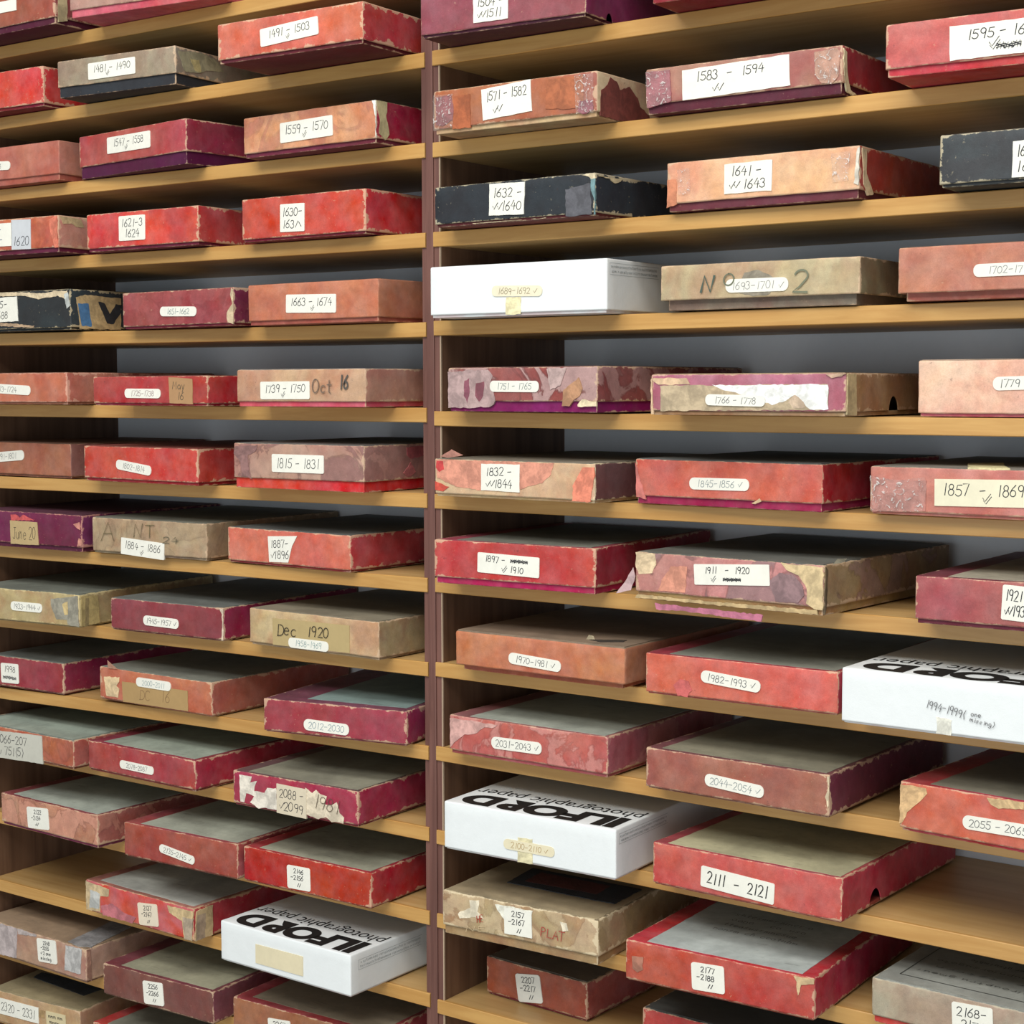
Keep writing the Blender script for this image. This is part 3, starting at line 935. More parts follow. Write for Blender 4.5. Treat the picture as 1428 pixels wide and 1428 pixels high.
NO_LID_PAPER = ()
BOXES = [
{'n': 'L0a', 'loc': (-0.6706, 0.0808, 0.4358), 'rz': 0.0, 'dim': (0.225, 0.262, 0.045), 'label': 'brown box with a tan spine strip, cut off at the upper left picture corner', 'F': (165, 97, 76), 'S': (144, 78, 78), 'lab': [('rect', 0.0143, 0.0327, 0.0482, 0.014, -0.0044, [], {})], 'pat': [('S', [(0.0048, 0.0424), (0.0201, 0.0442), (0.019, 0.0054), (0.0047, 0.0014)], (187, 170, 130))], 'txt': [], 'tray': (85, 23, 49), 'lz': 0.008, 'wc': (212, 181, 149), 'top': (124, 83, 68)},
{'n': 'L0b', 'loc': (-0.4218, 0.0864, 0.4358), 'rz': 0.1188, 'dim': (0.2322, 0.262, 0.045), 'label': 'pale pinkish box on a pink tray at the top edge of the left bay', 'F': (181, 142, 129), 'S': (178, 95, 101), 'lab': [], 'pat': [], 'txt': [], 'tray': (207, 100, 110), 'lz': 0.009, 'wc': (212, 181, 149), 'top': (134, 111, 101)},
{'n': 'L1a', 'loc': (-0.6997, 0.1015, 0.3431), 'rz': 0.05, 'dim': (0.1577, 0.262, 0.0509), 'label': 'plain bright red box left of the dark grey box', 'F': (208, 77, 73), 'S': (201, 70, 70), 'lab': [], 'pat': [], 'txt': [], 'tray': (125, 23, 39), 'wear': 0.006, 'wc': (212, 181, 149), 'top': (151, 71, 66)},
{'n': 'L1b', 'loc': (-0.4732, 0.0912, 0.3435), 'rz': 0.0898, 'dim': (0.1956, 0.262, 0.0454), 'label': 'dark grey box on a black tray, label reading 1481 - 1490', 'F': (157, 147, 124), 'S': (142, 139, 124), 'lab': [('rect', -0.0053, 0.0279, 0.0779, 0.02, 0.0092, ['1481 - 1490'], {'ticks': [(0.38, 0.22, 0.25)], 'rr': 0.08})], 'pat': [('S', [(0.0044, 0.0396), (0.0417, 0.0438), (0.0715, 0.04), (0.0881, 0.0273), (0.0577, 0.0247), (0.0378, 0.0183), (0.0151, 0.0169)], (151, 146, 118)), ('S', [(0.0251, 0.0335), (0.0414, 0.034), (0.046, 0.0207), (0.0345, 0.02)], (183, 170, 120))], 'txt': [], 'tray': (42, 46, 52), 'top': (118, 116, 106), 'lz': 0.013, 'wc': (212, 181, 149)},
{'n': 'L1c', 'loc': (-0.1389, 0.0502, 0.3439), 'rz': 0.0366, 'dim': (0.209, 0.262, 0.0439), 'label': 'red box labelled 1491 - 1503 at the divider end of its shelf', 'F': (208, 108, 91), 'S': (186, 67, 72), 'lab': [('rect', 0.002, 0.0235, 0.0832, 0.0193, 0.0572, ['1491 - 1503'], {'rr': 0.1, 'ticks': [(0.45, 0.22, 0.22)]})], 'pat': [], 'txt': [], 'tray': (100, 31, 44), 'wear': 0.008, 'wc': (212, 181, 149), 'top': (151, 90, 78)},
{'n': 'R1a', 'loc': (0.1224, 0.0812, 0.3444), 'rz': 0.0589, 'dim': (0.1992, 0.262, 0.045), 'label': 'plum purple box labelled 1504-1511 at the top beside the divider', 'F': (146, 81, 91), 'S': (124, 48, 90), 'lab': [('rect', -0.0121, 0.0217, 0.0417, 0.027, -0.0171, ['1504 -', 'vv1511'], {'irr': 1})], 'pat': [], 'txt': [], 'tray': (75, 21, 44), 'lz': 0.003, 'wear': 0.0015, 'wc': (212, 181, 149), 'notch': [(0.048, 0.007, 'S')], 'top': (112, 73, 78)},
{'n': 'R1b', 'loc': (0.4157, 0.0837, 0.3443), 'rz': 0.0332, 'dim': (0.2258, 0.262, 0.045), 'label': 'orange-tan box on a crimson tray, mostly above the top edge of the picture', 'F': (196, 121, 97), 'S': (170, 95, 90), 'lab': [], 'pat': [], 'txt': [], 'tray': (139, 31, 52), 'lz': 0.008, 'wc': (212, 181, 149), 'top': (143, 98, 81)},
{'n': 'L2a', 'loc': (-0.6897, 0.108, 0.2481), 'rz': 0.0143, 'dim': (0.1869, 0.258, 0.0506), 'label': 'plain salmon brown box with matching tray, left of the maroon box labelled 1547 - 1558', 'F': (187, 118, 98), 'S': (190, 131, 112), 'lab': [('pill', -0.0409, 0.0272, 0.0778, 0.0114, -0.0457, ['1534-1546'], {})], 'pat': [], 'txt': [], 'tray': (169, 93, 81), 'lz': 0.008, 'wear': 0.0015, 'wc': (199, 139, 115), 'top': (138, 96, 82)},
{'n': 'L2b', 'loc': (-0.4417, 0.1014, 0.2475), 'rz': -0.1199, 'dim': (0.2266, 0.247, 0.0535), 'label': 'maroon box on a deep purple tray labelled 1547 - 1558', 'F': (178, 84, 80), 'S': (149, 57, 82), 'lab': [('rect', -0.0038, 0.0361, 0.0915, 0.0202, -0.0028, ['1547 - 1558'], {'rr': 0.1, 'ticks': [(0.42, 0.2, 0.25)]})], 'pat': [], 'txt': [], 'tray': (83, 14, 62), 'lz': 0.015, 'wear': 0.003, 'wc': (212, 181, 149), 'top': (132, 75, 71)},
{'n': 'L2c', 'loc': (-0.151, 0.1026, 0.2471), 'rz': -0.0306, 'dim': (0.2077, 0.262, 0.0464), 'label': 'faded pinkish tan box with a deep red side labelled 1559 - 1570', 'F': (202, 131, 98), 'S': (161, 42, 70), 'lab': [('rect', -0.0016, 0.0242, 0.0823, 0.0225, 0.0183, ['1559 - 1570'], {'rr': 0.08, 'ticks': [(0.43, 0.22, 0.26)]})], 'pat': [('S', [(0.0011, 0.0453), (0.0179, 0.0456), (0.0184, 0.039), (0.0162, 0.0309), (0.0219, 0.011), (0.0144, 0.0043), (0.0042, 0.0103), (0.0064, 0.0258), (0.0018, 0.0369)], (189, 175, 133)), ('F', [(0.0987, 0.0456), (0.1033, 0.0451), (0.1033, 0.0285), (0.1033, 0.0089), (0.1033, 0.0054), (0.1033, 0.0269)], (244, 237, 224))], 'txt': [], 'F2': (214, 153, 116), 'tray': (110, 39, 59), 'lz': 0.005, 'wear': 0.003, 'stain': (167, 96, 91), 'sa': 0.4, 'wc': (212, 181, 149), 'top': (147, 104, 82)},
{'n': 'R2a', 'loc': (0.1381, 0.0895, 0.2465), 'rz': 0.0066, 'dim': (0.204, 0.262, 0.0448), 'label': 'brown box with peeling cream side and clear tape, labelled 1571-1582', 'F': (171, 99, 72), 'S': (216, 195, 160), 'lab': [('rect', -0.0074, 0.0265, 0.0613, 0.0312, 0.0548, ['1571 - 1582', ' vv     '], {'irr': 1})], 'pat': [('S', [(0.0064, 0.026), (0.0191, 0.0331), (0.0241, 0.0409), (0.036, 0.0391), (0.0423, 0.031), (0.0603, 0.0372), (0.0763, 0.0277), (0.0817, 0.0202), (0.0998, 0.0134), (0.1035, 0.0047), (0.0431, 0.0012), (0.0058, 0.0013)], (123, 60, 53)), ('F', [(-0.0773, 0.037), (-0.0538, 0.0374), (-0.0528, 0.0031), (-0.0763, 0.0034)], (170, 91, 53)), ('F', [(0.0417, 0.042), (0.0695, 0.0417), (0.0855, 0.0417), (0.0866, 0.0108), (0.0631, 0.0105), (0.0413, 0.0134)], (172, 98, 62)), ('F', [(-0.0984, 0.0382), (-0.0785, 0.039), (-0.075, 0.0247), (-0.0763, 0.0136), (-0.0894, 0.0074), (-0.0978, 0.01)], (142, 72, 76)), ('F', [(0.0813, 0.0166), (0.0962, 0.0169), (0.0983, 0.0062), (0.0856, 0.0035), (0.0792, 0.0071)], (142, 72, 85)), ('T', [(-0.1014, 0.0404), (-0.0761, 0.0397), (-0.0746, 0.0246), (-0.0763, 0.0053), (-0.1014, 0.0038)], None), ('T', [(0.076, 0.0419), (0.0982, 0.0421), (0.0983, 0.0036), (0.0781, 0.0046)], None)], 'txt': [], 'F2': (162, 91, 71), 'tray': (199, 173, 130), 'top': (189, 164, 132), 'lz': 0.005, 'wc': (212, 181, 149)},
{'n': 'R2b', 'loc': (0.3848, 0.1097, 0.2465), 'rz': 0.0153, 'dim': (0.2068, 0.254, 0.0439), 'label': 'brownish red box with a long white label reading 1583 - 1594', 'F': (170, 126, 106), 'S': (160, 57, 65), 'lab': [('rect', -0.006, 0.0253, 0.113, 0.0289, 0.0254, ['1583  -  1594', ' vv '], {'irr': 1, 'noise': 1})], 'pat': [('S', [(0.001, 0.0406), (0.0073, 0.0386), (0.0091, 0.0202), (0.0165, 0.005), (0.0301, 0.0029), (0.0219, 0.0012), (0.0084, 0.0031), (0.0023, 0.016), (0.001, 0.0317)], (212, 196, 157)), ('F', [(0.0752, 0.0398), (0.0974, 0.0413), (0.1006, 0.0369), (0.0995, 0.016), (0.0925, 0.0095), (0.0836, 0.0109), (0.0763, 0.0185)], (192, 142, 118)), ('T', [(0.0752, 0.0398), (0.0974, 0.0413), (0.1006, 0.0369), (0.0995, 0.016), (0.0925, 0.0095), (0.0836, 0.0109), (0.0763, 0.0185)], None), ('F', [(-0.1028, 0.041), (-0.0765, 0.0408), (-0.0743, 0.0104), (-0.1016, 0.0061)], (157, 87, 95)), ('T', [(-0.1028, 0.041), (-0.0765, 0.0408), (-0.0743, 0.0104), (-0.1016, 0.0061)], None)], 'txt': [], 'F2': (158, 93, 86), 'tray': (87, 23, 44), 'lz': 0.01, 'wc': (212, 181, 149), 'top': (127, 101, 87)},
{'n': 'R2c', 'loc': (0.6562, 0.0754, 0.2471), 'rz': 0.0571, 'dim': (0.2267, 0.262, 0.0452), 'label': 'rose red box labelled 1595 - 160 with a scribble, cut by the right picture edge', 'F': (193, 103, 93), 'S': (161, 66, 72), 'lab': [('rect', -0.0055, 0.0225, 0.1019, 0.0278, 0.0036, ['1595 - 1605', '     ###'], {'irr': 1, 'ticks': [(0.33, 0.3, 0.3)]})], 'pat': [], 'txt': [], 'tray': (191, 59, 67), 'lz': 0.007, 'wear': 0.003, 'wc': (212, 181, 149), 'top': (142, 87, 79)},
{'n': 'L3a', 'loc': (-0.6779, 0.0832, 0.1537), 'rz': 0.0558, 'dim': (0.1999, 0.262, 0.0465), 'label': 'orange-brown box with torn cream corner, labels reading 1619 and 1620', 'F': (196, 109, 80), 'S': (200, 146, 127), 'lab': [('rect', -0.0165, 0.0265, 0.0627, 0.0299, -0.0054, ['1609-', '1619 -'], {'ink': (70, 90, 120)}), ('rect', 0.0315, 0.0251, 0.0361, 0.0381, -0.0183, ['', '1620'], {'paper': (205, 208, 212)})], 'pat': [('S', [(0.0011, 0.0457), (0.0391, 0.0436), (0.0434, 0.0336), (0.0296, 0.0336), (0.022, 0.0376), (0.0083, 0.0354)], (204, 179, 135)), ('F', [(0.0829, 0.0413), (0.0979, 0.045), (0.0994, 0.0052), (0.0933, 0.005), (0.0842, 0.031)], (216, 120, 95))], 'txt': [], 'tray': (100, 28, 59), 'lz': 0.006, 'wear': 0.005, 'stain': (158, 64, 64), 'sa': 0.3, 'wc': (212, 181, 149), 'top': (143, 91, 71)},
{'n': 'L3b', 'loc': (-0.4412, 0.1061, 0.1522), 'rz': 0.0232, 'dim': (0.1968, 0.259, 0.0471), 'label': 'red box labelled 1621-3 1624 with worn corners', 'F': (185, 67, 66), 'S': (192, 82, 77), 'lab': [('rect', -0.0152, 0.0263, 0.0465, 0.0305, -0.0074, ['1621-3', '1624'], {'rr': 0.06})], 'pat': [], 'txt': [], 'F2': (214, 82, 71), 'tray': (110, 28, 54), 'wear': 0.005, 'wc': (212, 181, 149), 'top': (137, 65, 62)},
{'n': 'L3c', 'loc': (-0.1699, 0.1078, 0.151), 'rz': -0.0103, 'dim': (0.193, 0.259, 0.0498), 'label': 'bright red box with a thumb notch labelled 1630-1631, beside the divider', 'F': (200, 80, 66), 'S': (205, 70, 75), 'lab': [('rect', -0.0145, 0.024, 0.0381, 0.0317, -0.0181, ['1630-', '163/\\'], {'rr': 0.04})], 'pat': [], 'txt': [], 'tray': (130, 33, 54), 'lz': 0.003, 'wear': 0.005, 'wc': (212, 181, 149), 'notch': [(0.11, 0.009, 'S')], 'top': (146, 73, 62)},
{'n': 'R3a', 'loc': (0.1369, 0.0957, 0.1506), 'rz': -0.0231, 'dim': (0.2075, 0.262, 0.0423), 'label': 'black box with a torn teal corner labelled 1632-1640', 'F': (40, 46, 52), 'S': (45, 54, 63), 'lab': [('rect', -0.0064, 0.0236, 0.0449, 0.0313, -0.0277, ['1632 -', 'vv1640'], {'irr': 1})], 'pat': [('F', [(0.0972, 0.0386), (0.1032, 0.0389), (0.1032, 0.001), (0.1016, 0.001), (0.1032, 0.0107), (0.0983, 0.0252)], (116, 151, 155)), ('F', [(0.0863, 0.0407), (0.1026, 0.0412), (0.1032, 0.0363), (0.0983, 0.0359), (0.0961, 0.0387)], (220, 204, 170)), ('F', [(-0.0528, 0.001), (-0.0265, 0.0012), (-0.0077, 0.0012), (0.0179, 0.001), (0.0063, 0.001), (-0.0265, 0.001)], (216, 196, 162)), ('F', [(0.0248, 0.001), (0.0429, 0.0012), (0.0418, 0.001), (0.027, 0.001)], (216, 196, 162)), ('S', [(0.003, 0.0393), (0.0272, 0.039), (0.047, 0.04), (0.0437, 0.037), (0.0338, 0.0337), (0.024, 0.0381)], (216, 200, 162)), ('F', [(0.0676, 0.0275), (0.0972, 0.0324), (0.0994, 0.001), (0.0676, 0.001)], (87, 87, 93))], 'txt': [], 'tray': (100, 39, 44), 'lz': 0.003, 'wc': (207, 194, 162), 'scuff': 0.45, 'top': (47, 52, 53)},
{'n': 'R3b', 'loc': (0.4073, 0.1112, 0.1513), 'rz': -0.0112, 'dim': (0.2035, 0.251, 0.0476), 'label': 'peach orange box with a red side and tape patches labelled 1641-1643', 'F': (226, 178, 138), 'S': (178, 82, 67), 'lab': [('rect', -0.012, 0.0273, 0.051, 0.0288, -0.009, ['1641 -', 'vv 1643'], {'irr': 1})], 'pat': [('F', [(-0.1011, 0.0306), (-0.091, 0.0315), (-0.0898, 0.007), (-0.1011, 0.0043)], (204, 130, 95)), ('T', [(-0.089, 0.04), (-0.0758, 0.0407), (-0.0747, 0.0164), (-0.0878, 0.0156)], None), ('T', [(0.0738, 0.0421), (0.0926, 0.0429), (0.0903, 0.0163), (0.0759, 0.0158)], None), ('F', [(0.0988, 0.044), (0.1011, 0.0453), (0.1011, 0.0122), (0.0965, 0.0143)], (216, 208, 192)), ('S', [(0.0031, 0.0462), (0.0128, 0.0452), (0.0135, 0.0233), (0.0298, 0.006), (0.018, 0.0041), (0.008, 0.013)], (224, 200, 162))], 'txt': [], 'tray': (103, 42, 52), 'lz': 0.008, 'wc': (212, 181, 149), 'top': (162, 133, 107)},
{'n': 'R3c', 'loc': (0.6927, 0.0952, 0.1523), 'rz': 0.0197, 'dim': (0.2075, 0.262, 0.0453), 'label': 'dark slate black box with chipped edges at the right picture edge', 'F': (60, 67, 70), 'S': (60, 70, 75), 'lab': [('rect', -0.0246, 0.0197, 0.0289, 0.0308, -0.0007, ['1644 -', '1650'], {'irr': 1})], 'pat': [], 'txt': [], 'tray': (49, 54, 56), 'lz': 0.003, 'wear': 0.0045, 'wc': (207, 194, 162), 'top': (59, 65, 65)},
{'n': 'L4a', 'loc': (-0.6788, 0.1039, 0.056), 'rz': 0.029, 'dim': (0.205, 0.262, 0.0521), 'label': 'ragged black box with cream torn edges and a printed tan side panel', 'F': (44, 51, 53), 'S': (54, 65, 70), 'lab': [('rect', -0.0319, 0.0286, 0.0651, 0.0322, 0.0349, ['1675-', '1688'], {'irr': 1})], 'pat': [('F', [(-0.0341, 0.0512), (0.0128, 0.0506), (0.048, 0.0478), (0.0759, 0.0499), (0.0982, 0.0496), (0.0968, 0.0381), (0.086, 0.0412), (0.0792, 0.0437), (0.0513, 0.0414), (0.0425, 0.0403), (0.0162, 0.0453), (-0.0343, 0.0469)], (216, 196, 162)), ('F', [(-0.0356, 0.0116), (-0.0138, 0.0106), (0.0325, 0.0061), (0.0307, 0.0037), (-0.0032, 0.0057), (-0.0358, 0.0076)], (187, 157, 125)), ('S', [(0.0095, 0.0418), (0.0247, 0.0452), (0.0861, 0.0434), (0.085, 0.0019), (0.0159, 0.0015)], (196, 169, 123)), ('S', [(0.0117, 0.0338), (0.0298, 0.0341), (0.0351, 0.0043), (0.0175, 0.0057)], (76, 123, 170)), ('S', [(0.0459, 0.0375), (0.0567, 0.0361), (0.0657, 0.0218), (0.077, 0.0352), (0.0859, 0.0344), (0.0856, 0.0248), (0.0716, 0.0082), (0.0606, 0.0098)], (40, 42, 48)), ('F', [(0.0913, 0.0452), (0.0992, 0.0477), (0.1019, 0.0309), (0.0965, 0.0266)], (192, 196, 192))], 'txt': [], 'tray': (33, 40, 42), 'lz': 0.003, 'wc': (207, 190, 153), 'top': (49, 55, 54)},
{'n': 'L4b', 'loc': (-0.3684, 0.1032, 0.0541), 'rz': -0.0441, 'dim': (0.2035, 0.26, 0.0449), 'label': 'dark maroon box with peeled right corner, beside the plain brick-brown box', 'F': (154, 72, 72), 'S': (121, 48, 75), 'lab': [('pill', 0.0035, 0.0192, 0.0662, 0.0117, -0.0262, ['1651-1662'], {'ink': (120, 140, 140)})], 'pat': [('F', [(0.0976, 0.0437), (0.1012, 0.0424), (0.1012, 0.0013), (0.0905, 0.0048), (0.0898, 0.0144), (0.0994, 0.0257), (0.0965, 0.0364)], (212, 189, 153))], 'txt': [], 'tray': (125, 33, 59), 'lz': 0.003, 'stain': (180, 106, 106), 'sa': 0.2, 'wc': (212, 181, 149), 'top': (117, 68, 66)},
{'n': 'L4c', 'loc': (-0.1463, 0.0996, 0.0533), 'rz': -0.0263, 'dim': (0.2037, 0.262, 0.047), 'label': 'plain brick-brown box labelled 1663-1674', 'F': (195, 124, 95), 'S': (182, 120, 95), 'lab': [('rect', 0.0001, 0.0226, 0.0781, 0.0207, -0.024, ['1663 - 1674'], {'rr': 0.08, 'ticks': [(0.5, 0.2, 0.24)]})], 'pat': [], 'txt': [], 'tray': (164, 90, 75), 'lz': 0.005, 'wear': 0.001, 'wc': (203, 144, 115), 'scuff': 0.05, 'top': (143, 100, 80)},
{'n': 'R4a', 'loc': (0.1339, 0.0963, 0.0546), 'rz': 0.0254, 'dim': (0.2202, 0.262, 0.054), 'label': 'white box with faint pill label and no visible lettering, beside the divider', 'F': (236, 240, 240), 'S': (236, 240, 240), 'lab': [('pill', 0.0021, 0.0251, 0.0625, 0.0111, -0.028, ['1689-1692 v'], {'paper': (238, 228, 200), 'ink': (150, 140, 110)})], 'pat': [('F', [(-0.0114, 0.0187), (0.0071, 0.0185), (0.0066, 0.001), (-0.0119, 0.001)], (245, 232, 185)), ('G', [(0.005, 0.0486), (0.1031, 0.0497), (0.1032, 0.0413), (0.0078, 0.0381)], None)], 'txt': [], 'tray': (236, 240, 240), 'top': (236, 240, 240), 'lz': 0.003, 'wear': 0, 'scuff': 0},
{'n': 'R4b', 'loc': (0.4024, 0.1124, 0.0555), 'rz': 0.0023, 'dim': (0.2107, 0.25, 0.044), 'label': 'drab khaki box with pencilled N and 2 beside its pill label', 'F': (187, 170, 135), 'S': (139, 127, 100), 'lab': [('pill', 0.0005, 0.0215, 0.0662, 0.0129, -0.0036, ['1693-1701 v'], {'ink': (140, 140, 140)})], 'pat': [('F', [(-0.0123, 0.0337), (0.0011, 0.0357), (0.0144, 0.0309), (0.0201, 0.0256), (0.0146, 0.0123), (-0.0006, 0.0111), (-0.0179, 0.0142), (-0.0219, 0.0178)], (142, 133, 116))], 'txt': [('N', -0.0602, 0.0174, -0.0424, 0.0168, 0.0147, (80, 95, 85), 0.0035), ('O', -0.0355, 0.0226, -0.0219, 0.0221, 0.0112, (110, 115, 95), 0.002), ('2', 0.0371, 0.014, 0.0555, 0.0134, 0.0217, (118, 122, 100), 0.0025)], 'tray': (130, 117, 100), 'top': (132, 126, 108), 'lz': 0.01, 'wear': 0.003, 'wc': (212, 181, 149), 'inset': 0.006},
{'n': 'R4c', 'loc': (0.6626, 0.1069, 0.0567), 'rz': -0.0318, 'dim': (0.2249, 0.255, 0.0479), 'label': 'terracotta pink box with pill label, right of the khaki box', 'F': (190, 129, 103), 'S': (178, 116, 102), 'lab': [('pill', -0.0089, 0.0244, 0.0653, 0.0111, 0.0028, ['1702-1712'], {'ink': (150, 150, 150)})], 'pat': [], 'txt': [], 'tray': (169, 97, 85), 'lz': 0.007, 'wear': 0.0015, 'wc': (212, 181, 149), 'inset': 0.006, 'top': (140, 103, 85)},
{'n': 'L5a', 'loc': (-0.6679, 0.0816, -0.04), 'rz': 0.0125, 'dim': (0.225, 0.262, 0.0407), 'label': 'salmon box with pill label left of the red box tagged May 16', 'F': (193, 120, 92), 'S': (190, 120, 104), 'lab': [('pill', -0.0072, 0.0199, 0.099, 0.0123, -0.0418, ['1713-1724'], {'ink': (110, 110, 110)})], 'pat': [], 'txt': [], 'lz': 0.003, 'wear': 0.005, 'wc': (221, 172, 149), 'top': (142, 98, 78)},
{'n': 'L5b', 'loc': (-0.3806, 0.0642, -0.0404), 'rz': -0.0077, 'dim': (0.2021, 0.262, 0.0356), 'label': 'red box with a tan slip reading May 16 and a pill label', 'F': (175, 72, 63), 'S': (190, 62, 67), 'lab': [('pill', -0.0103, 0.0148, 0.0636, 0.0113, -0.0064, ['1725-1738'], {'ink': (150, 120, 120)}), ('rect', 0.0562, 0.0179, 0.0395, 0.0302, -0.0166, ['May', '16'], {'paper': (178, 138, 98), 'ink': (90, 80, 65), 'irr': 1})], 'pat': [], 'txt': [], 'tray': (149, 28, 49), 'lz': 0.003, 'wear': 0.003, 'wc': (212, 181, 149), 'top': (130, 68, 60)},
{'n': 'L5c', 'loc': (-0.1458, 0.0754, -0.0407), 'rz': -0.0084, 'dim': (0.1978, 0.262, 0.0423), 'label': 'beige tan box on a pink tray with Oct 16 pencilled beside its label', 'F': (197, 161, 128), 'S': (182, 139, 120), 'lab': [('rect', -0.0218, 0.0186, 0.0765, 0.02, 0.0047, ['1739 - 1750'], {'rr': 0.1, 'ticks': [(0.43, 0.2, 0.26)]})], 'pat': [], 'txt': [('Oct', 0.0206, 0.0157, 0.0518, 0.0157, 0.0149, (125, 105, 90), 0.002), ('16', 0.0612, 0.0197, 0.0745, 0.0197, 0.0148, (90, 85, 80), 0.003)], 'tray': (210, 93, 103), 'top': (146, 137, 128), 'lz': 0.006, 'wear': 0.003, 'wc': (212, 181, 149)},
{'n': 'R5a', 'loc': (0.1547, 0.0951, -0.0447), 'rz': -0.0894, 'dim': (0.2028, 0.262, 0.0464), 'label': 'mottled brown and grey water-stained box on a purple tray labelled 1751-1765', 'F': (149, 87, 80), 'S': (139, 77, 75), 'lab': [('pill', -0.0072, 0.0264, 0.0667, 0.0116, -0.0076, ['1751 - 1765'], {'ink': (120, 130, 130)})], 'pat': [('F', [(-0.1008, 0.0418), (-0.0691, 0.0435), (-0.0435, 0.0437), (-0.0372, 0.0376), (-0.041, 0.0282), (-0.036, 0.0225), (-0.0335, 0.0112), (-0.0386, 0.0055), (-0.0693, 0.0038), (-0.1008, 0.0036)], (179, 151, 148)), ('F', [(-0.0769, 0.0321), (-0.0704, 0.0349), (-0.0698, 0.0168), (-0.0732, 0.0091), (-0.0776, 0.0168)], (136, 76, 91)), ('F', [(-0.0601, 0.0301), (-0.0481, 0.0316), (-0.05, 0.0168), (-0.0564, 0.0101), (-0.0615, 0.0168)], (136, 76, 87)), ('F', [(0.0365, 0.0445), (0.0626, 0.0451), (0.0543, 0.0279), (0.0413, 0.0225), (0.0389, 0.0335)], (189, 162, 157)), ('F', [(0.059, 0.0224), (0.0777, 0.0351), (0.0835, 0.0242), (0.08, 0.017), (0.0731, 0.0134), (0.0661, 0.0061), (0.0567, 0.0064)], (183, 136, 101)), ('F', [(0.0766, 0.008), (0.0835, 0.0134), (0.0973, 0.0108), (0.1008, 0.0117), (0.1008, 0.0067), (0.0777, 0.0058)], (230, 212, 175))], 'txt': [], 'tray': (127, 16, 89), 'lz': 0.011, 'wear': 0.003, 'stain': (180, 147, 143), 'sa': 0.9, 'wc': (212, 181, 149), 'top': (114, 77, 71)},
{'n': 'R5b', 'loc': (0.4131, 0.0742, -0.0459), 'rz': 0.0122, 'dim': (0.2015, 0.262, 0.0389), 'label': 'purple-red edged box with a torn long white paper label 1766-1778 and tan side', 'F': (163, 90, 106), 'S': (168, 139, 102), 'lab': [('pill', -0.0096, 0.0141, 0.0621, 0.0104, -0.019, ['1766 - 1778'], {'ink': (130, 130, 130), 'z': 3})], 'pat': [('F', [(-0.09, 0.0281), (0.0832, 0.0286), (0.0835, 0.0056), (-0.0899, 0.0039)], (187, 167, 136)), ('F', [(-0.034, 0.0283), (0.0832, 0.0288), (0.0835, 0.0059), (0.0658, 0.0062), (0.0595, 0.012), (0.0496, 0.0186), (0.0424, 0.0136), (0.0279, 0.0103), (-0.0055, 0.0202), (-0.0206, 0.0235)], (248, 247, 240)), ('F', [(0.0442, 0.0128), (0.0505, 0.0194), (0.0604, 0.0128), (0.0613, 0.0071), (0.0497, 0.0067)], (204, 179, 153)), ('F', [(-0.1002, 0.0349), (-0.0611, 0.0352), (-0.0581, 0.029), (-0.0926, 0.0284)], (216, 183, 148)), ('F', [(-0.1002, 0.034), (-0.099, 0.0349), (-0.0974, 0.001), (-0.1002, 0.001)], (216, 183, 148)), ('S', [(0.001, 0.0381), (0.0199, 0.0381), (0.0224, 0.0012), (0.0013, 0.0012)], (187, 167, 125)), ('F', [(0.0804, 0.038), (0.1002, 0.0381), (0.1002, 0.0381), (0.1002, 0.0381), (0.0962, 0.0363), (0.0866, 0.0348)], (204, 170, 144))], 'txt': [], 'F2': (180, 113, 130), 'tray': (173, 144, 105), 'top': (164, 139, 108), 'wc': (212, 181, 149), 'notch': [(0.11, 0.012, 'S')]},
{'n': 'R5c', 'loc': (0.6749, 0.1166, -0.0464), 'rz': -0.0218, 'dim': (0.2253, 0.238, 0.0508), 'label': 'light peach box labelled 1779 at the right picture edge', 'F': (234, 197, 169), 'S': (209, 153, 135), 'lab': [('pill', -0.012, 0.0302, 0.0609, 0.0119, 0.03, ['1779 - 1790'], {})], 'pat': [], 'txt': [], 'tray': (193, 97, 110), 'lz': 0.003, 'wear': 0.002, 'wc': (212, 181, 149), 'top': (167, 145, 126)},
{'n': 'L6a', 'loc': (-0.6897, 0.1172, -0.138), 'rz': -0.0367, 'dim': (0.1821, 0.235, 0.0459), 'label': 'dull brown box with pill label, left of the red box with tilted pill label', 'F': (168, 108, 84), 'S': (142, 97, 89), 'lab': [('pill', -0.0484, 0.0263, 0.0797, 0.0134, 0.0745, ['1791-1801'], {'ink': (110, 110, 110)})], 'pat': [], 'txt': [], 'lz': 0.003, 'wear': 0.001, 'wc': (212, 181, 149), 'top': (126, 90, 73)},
{'n': 'L6b', 'loc': (-0.4338, 0.0983, -0.1369), 'rz': -0.0409, 'dim': (0.2175, 0.262, 0.0447), 'label': 'red box with a tilted pill label between the dull brown box and the water-stained box', 'F': (200, 85, 70), 'S': (187, 62, 67), 'lab': [('pill', -0.0102, 0.0191, 0.0672, 0.0122, -0.1066, ['1802-1814'], {'ink': (130, 130, 130)})], 'pat': [], 'txt': [], 'tray': (154, 28, 44), 'wc': (212, 181, 149), 'top': (146, 76, 65)},
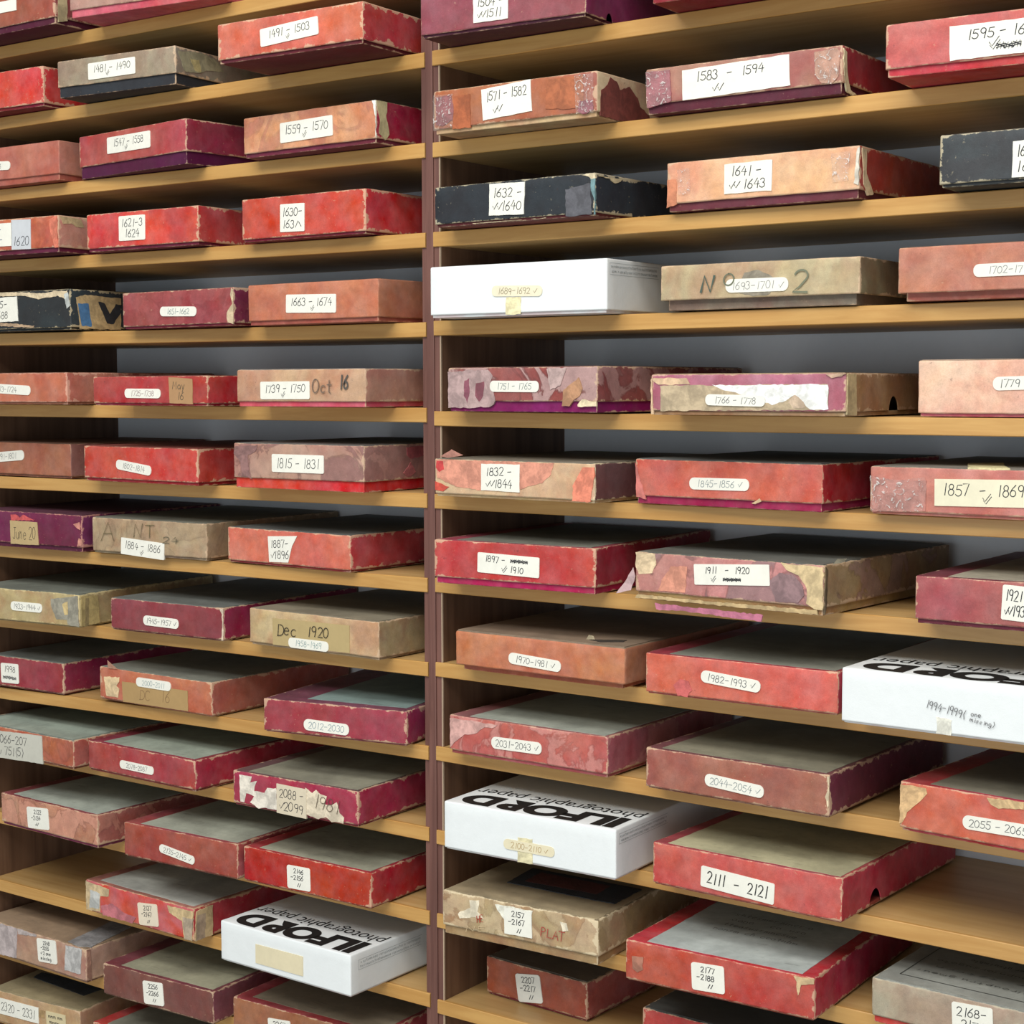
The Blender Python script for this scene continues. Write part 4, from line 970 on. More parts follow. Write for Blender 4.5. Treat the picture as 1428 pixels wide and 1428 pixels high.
{'n': 'L6c', 'loc': (-0.1659, 0.0897, -0.1357), 'rz': 0.0052, 'dim': (0.201, 0.262, 0.0523), 'label': 'water-stained tan box on a bright red tray labelled 1815-1831', 'F': (181, 144, 127), 'S': (186, 142, 131), 'lab': [('rect', 0.0016, 0.0301, 0.0799, 0.0206, -0.0011, ['1815 - 1831'], {'rr': 0.1})], 'pat': [('F', [(-0.0978, 0.0482), (-0.0612, 0.0499), (-0.0642, 0.0425), (-0.0774, 0.038), (-0.0762, 0.0233), (-0.0721, 0.0107), (-0.0867, 0.0145), (-0.0893, 0.0293), (-0.0994, 0.0397)], (142, 104, 100)), ('S', [(0.075, 0.0486), (0.1082, 0.0486), (0.1081, 0.0382), (0.0814, 0.035), (0.0749, 0.0393)], (177, 87, 91)), ('S', [(0.0681, 0.0189), (0.0814, 0.0308), (0.0912, 0.02), (0.0779, 0.0144)], (192, 106, 106))], 'txt': [], 'tray': (207, 62, 56), 'top': (113, 110, 106), 'lz': 0.012, 'wear': 0.003, 'stain': (144, 103, 99), 'sa': 0.8, 'wc': (212, 181, 149)},
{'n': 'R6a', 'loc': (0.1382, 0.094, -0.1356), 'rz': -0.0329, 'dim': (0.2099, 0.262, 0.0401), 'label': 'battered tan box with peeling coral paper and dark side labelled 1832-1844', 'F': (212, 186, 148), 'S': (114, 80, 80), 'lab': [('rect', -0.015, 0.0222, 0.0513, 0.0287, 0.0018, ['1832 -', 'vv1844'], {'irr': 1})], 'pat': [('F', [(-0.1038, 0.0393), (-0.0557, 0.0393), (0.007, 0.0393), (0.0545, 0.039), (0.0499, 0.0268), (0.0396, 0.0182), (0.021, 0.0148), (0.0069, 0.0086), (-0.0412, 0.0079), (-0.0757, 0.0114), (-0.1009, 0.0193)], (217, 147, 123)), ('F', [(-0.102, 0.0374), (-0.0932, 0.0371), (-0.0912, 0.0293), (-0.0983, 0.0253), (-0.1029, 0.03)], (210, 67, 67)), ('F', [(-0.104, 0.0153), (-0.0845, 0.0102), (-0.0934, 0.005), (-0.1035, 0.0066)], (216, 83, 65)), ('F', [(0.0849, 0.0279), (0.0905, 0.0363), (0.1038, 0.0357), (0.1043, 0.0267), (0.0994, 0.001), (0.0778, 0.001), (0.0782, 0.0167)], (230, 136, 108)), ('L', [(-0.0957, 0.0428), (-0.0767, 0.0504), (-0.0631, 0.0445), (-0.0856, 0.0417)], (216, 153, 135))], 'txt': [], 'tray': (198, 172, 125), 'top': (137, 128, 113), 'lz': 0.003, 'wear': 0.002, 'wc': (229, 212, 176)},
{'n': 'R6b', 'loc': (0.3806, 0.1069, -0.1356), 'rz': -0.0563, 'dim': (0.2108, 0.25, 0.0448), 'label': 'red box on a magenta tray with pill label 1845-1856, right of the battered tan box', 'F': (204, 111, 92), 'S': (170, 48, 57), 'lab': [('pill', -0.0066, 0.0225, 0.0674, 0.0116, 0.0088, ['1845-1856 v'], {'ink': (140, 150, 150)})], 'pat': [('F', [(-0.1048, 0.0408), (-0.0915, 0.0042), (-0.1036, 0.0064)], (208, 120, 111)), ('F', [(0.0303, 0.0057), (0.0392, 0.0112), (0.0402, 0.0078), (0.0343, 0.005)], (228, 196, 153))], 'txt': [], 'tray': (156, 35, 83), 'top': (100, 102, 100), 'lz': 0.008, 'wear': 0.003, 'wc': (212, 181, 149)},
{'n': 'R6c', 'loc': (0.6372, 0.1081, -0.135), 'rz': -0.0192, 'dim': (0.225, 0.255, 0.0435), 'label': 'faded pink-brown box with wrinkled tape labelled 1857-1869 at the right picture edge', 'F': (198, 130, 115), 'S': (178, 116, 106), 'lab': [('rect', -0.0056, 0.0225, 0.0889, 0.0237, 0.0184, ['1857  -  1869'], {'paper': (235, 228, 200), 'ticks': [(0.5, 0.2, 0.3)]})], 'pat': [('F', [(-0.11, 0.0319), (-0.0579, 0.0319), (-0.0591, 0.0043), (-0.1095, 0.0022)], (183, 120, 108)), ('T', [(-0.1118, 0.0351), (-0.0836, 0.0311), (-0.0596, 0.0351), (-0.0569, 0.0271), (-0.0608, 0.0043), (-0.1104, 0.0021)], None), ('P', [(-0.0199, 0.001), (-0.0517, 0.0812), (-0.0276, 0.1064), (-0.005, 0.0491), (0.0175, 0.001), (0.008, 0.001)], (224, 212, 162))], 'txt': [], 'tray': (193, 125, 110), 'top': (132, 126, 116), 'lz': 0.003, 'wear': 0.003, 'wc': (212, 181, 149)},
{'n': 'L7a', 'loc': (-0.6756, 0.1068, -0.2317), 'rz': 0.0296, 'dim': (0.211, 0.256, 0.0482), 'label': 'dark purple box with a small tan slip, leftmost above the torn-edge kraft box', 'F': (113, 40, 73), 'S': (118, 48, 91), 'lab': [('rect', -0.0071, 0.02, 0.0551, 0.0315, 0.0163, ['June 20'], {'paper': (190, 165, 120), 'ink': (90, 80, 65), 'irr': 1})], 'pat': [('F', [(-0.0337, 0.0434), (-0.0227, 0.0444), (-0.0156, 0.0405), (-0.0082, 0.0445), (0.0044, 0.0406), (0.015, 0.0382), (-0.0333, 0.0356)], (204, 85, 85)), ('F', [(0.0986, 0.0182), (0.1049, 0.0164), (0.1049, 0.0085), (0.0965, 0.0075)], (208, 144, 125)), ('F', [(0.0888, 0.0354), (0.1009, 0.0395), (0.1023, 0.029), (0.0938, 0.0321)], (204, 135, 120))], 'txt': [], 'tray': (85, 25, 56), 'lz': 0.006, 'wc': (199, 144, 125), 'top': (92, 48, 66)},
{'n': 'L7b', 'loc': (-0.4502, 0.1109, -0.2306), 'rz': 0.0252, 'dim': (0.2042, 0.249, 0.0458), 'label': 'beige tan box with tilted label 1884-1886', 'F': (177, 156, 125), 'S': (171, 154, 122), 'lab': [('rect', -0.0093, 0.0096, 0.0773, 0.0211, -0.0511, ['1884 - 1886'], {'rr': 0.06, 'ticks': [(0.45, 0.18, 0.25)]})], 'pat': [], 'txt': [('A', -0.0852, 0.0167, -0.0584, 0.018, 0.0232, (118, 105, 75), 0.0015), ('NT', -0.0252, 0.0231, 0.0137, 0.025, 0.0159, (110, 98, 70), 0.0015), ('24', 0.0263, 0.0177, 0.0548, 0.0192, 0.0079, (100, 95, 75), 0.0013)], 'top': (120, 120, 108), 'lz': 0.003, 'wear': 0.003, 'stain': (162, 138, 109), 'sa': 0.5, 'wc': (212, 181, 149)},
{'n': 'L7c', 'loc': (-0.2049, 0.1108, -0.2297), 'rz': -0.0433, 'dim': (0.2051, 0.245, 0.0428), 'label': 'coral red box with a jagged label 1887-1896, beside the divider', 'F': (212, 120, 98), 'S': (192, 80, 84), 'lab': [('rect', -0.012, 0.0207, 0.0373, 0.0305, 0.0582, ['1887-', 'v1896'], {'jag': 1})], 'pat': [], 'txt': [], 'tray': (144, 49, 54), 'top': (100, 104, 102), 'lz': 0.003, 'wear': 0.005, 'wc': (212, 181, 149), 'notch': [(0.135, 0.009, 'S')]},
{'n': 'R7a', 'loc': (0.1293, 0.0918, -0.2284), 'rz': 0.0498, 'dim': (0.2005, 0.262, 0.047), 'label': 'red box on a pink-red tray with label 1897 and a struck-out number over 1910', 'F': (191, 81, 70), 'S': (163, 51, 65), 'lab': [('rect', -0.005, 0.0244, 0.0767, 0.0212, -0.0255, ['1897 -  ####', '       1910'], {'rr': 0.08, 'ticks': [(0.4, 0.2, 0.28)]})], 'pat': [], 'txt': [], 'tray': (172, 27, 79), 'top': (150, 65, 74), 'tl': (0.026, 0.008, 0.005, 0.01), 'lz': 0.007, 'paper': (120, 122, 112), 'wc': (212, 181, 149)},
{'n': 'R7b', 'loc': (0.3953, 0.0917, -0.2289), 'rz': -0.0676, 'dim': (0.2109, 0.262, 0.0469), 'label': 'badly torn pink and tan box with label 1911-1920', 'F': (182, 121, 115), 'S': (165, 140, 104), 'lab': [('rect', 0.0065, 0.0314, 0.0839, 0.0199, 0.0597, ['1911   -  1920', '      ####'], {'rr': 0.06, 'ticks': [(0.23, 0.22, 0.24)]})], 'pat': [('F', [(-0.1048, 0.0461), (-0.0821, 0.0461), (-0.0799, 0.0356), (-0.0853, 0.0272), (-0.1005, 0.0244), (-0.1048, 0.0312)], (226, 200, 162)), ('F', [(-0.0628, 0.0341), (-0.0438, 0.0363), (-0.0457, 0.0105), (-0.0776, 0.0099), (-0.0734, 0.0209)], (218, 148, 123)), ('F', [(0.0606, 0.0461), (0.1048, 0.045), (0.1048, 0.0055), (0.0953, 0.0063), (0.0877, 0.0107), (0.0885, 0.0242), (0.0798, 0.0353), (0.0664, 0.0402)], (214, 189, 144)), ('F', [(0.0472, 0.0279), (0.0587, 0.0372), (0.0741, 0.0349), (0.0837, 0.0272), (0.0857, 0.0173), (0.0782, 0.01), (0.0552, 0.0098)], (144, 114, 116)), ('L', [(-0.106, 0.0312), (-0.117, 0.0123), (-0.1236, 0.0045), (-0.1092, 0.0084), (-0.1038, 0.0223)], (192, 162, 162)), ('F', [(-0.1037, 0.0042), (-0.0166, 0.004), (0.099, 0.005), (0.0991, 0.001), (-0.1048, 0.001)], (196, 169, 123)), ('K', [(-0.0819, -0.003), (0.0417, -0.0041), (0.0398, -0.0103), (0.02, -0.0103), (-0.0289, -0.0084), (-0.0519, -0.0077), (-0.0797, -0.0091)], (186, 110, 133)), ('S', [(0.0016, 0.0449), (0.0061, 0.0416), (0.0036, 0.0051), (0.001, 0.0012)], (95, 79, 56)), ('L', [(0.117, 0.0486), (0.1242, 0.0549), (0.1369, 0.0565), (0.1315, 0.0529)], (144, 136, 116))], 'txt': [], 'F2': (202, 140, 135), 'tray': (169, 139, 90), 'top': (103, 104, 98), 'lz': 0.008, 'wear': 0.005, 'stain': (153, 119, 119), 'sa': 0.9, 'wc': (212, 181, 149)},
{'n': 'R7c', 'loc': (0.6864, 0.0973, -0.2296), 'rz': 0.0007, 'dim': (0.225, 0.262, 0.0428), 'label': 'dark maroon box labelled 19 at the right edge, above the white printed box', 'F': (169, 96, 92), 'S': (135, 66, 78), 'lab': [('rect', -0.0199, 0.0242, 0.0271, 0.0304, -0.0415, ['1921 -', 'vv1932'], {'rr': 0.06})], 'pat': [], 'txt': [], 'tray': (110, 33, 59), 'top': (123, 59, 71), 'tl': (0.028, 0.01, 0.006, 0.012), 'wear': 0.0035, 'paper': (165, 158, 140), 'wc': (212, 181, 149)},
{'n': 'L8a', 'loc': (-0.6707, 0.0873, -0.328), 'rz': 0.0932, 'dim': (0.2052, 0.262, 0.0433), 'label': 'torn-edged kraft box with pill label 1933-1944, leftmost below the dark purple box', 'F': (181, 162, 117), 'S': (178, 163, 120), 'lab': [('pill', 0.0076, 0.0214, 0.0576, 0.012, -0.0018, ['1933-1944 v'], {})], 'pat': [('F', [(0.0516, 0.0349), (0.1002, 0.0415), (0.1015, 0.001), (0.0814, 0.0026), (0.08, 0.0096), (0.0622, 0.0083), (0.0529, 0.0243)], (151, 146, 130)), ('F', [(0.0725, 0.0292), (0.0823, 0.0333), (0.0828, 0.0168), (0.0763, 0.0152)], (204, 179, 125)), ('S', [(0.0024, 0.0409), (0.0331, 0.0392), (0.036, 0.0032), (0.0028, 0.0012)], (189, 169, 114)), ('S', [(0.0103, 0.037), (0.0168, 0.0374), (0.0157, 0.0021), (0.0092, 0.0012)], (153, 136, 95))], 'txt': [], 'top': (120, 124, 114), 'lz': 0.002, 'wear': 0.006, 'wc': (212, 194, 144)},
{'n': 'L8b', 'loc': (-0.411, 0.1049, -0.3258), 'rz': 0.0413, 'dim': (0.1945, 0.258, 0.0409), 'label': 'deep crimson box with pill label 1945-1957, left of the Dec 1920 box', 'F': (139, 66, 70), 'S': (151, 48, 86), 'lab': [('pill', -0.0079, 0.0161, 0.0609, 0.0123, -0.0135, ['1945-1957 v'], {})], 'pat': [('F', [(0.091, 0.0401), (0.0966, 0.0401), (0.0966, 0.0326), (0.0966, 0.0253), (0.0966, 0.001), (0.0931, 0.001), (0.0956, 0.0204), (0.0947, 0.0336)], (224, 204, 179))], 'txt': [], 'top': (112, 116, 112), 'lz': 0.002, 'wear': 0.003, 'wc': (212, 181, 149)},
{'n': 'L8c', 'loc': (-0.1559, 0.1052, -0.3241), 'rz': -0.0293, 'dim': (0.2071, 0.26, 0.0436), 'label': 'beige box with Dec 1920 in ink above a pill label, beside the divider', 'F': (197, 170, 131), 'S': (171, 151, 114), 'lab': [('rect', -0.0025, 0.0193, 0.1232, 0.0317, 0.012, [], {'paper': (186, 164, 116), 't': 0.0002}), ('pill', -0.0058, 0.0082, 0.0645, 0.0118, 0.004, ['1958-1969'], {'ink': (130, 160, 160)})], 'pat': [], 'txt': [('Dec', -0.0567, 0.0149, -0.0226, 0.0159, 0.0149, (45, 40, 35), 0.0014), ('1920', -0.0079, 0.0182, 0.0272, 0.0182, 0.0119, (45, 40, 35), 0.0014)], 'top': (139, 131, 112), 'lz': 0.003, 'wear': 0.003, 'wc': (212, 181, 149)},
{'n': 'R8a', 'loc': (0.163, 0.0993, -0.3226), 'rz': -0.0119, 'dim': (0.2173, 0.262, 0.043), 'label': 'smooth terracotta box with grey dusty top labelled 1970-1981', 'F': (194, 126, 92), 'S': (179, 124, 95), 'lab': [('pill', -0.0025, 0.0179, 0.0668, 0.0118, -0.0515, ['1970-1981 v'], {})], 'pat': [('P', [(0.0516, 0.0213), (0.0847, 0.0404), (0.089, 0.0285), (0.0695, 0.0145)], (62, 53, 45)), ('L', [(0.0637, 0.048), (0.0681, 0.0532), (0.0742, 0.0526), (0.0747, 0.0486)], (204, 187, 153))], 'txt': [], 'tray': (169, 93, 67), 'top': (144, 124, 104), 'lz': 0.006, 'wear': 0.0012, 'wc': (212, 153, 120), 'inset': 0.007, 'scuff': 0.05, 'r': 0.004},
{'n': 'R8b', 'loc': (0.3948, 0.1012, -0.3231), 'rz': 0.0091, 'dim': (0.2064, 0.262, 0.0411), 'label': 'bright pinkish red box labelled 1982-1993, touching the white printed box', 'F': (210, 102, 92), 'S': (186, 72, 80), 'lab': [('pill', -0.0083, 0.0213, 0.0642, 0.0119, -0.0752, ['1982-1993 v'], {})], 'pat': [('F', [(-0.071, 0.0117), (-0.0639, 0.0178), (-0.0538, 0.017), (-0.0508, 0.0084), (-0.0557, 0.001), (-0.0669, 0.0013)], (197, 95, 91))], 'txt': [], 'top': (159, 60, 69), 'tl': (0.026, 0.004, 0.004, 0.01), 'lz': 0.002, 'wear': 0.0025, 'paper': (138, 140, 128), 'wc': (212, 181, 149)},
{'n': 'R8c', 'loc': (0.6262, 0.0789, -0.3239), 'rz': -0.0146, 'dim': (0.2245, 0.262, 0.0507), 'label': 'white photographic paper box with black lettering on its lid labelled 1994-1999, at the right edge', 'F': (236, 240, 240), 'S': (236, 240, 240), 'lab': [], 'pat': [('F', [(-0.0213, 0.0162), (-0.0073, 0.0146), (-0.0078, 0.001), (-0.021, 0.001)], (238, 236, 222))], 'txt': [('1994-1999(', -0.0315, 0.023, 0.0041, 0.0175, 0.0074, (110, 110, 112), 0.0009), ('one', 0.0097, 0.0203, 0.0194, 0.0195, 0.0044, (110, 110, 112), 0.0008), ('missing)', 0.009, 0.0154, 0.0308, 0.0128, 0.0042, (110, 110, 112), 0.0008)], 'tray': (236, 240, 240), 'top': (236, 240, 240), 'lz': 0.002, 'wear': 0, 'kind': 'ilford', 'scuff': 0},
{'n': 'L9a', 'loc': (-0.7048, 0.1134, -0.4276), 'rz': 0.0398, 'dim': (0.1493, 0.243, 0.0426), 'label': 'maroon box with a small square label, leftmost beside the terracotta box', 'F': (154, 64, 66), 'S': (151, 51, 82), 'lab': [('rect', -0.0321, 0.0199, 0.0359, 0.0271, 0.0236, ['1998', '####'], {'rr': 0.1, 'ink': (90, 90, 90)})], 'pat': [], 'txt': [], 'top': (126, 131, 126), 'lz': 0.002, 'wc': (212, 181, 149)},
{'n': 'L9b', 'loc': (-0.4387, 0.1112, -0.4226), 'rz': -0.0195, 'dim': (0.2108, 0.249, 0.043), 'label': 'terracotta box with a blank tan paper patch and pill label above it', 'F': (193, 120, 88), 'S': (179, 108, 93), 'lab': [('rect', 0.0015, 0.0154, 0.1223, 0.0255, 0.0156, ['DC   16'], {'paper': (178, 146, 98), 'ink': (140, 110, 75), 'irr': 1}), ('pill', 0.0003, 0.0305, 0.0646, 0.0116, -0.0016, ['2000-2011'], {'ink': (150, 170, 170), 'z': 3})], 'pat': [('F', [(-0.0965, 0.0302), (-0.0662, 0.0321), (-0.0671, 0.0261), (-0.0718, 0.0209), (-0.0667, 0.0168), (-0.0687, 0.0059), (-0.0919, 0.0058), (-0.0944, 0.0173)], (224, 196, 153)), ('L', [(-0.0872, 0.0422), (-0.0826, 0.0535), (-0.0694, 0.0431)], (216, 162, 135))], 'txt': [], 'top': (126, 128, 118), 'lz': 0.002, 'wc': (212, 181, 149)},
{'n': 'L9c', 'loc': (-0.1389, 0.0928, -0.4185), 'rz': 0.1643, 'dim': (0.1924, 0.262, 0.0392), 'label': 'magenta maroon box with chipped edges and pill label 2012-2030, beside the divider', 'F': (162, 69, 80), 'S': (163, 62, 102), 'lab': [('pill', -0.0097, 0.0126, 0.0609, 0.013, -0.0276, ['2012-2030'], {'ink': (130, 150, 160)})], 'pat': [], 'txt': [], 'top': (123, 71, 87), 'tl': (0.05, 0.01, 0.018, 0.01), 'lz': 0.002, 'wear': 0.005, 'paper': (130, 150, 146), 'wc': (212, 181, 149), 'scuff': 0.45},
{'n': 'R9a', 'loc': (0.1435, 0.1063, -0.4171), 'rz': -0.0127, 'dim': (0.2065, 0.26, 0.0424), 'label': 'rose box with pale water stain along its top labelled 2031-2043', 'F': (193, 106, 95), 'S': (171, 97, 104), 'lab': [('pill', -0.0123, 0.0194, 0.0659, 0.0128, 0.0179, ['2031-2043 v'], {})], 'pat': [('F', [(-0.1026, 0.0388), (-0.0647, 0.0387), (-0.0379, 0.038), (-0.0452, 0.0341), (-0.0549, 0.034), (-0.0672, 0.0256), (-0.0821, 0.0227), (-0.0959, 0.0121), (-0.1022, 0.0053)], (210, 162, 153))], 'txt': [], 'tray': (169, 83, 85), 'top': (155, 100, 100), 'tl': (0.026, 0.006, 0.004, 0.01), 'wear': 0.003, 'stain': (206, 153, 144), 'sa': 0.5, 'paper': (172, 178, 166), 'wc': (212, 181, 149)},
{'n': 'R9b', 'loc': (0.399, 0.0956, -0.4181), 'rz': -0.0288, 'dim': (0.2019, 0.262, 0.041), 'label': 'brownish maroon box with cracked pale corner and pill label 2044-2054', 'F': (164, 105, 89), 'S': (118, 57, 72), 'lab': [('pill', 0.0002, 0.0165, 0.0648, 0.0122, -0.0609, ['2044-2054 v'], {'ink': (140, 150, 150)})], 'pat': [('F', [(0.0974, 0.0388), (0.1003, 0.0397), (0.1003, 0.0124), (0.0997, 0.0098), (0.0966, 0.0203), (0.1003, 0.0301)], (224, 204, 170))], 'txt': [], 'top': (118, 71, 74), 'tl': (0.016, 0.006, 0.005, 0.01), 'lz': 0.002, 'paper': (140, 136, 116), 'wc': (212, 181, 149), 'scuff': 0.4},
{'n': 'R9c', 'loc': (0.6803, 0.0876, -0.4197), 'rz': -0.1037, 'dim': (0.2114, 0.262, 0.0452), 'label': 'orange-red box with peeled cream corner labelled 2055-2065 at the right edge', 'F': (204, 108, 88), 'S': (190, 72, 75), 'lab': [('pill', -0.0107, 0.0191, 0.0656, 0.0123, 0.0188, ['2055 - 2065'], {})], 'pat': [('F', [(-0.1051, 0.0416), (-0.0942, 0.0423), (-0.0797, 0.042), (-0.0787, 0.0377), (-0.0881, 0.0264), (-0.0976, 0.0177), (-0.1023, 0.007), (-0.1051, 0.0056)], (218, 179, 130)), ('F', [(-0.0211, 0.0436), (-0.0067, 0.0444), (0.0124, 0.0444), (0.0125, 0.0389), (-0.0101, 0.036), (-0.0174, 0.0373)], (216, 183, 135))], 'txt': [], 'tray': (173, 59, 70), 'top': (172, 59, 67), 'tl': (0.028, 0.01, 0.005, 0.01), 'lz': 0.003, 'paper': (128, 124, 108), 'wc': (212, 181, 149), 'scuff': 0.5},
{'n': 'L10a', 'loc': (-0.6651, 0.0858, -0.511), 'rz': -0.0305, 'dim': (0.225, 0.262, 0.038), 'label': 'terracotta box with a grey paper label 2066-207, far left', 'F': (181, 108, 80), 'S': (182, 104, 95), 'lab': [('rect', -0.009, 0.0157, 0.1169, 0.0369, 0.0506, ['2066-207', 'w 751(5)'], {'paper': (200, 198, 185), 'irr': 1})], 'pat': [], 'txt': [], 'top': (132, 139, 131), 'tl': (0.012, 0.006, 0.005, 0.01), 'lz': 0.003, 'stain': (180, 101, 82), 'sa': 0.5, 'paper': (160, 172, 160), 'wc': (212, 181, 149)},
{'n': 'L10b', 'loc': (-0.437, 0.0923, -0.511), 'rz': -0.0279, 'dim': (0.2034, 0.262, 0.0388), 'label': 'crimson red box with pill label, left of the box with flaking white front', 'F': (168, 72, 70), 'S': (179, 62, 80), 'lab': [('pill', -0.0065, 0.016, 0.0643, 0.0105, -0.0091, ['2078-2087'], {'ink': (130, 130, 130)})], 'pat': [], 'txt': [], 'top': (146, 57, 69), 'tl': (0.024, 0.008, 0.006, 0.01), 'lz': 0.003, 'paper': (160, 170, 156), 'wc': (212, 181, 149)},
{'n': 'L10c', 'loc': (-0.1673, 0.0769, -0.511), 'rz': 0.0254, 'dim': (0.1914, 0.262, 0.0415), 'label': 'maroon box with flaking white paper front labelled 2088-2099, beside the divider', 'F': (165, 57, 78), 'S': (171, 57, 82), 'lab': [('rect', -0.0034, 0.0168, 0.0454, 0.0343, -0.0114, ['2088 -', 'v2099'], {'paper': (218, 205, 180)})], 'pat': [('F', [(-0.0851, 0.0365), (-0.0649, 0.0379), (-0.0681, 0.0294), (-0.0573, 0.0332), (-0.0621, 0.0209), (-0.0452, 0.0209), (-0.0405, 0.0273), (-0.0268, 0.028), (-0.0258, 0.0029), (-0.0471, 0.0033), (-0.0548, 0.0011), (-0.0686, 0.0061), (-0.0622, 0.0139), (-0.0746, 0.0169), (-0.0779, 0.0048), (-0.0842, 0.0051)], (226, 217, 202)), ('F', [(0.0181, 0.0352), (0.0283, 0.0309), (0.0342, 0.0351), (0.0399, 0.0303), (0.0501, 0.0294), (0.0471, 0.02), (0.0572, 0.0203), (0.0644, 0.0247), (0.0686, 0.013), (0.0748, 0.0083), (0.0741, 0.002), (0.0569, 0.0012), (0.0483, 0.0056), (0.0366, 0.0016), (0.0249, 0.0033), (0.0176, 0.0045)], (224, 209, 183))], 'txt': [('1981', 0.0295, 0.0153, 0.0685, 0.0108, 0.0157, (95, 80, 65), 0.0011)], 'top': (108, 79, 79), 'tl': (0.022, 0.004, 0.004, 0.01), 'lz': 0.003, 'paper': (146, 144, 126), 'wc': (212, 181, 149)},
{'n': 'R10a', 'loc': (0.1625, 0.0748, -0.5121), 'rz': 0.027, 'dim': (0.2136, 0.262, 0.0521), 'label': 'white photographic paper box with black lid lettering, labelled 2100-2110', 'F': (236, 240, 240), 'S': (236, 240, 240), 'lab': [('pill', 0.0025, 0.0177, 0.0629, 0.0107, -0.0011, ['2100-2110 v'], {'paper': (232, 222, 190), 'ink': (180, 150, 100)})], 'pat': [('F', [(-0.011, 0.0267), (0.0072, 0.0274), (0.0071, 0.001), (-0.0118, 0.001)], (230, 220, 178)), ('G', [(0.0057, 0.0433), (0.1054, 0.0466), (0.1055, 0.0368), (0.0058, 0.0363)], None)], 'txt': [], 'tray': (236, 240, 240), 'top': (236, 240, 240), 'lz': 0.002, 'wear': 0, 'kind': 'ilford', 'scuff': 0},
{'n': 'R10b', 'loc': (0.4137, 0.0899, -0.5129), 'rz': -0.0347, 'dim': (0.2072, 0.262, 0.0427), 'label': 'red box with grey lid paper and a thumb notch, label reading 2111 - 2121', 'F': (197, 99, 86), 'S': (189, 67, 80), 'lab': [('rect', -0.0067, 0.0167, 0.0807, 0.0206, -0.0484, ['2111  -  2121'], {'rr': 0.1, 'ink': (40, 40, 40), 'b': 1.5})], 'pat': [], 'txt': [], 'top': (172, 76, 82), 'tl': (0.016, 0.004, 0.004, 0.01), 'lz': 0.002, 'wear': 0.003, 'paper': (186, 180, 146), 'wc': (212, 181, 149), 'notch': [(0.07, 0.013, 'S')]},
{'n': 'L11a', 'loc': (-0.6078, 0.0849, -0.607), 'rz': -0.0402, 'dim': (0.2051, 0.262, 0.043), 'label': 'faded brick box with torn bottom edge labelled 2122-2134, far left', 'F': (190, 139, 112), 'S': (171, 104, 97), 'lab': [('sq', -0.0207, 0.0203, 0.0462, 0.0285, 0.0851, ['2122', '-2134', '  vv'], {})], 'pat': [], 'txt': [], 'tray': (115, 39, 70), 'top': (141, 71, 74), 'tl': (0.022, 0.006, 0.005, 0.01), 'stain': (206, 147, 125), 'sa': 0.7, 'paper': (176, 184, 172), 'wc': (212, 181, 149)},
{'n': 'L11b', 'loc': (-0.3674, 0.0826, -0.607), 'rz': 0.0387, 'dim': (0.1924, 0.262, 0.0438), 'label': 'brick red box with tilted pill label 2135-2145 below the crimson box', 'F': (162, 78, 66), 'S': (179, 91, 91), 'lab': [('pill', -0.0036, 0.0164, 0.0599, 0.0108, -0.1317, ['2135-2145 v'], {'ink': (110, 110, 110)})], 'pat': [], 'txt': [], 'top': (153, 74, 76), 'tl': (0.026, 0.004, 0.005, 0.01), 'lz': 0.002, 'wear': 0.003, 'paper': (176, 180, 164), 'wc': (212, 181, 149)},
{'n': 'L11c', 'loc': (-0.1624, 0.0914, -0.607), 'rz': 0.0118, 'dim': (0.1981, 0.262, 0.0422), 'label': 'scarlet box with square label 2146-2156, beside the divider', 'F': (181, 46, 40), 'S': (190, 65, 72), 'lab': [('sq', -0.0101, 0.0181, 0.036, 0.0274, 0.0281, ['2146', '-2156', '   //'], {})], 'pat': [], 'txt': [], 'top': (172, 55, 60), 'tl': (0.022, 0.005, 0.005, 0.01), 'lz': 0.002, 'paper': (168, 168, 148), 'wc': (212, 181, 149)},
{'n': 'R11a', 'loc': (0.1435, 0.0818, -0.6073), 'rz': 0.0452, 'dim': (0.1946, 0.262, 0.0475), 'label': 'flaking tan box with black panel on its lid labelled 2157-2167', 'F': (180, 158, 119), 'S': (178, 158, 118), 'lab': [('rect', 0.0003, 0.0287, 0.0348, 0.0288, 0.0386, ['2157', '-2167', '   //'], {'irr': 1})], 'pat': [('F', [(-0.0294, 0.0433), (-0.006, 0.0439), (0.0178, 0.0435), (0.017, 0.0371), (-0.0171, 0.0291), (-0.0232, 0.0343)], (240, 236, 220)), ('F', [(-0.0619, 0.0424), (-0.0493, 0.0435), (-0.0506, 0.0316), (-0.0431, 0.0245), (-0.0582, 0.024), (-0.0747, 0.02), (-0.0772, 0.0249), (-0.0607, 0.0342)], (234, 222, 196)), ('F', [(0.0516, 0.038), (0.0598, 0.0384), (0.0621, 0.0307), (0.0551, 0.0284)], (234, 222, 196)), ('P', [(-0.0513, 0.0579), (-0.057, 0.1185), (0.0849, 0.1142), (0.0847, 0.0552), (0.0651, 0.0544)], (50, 55, 60)), ('P', [(-0.0372, 0.0713), (-0.0404, 0.1085), (0.0507, 0.1065), (0.0534, 0.0726)], (101, 50, 45))], 'txt': [('HE', -0.0519, 0.0198, -0.0431, 0.0213, 0.0074, (180, 80, 60), 0.0012), ('PLAT', 0.0278, 0.0193, 0.0574, 0.0186, 0.0096, (175, 65, 60), 0.0012), ('NE', -0.0671, 0.0075, -0.0382, 0.0127, 0.0053, (215, 190, 150), 0.001)], 'tray': (164, 136, 95), 'top': (164, 148, 118), 'lz': 0.01, 'wear': 0.006, 'stain': (214, 193, 158), 'sa': 0.4, 'wc': (229, 212, 176)},
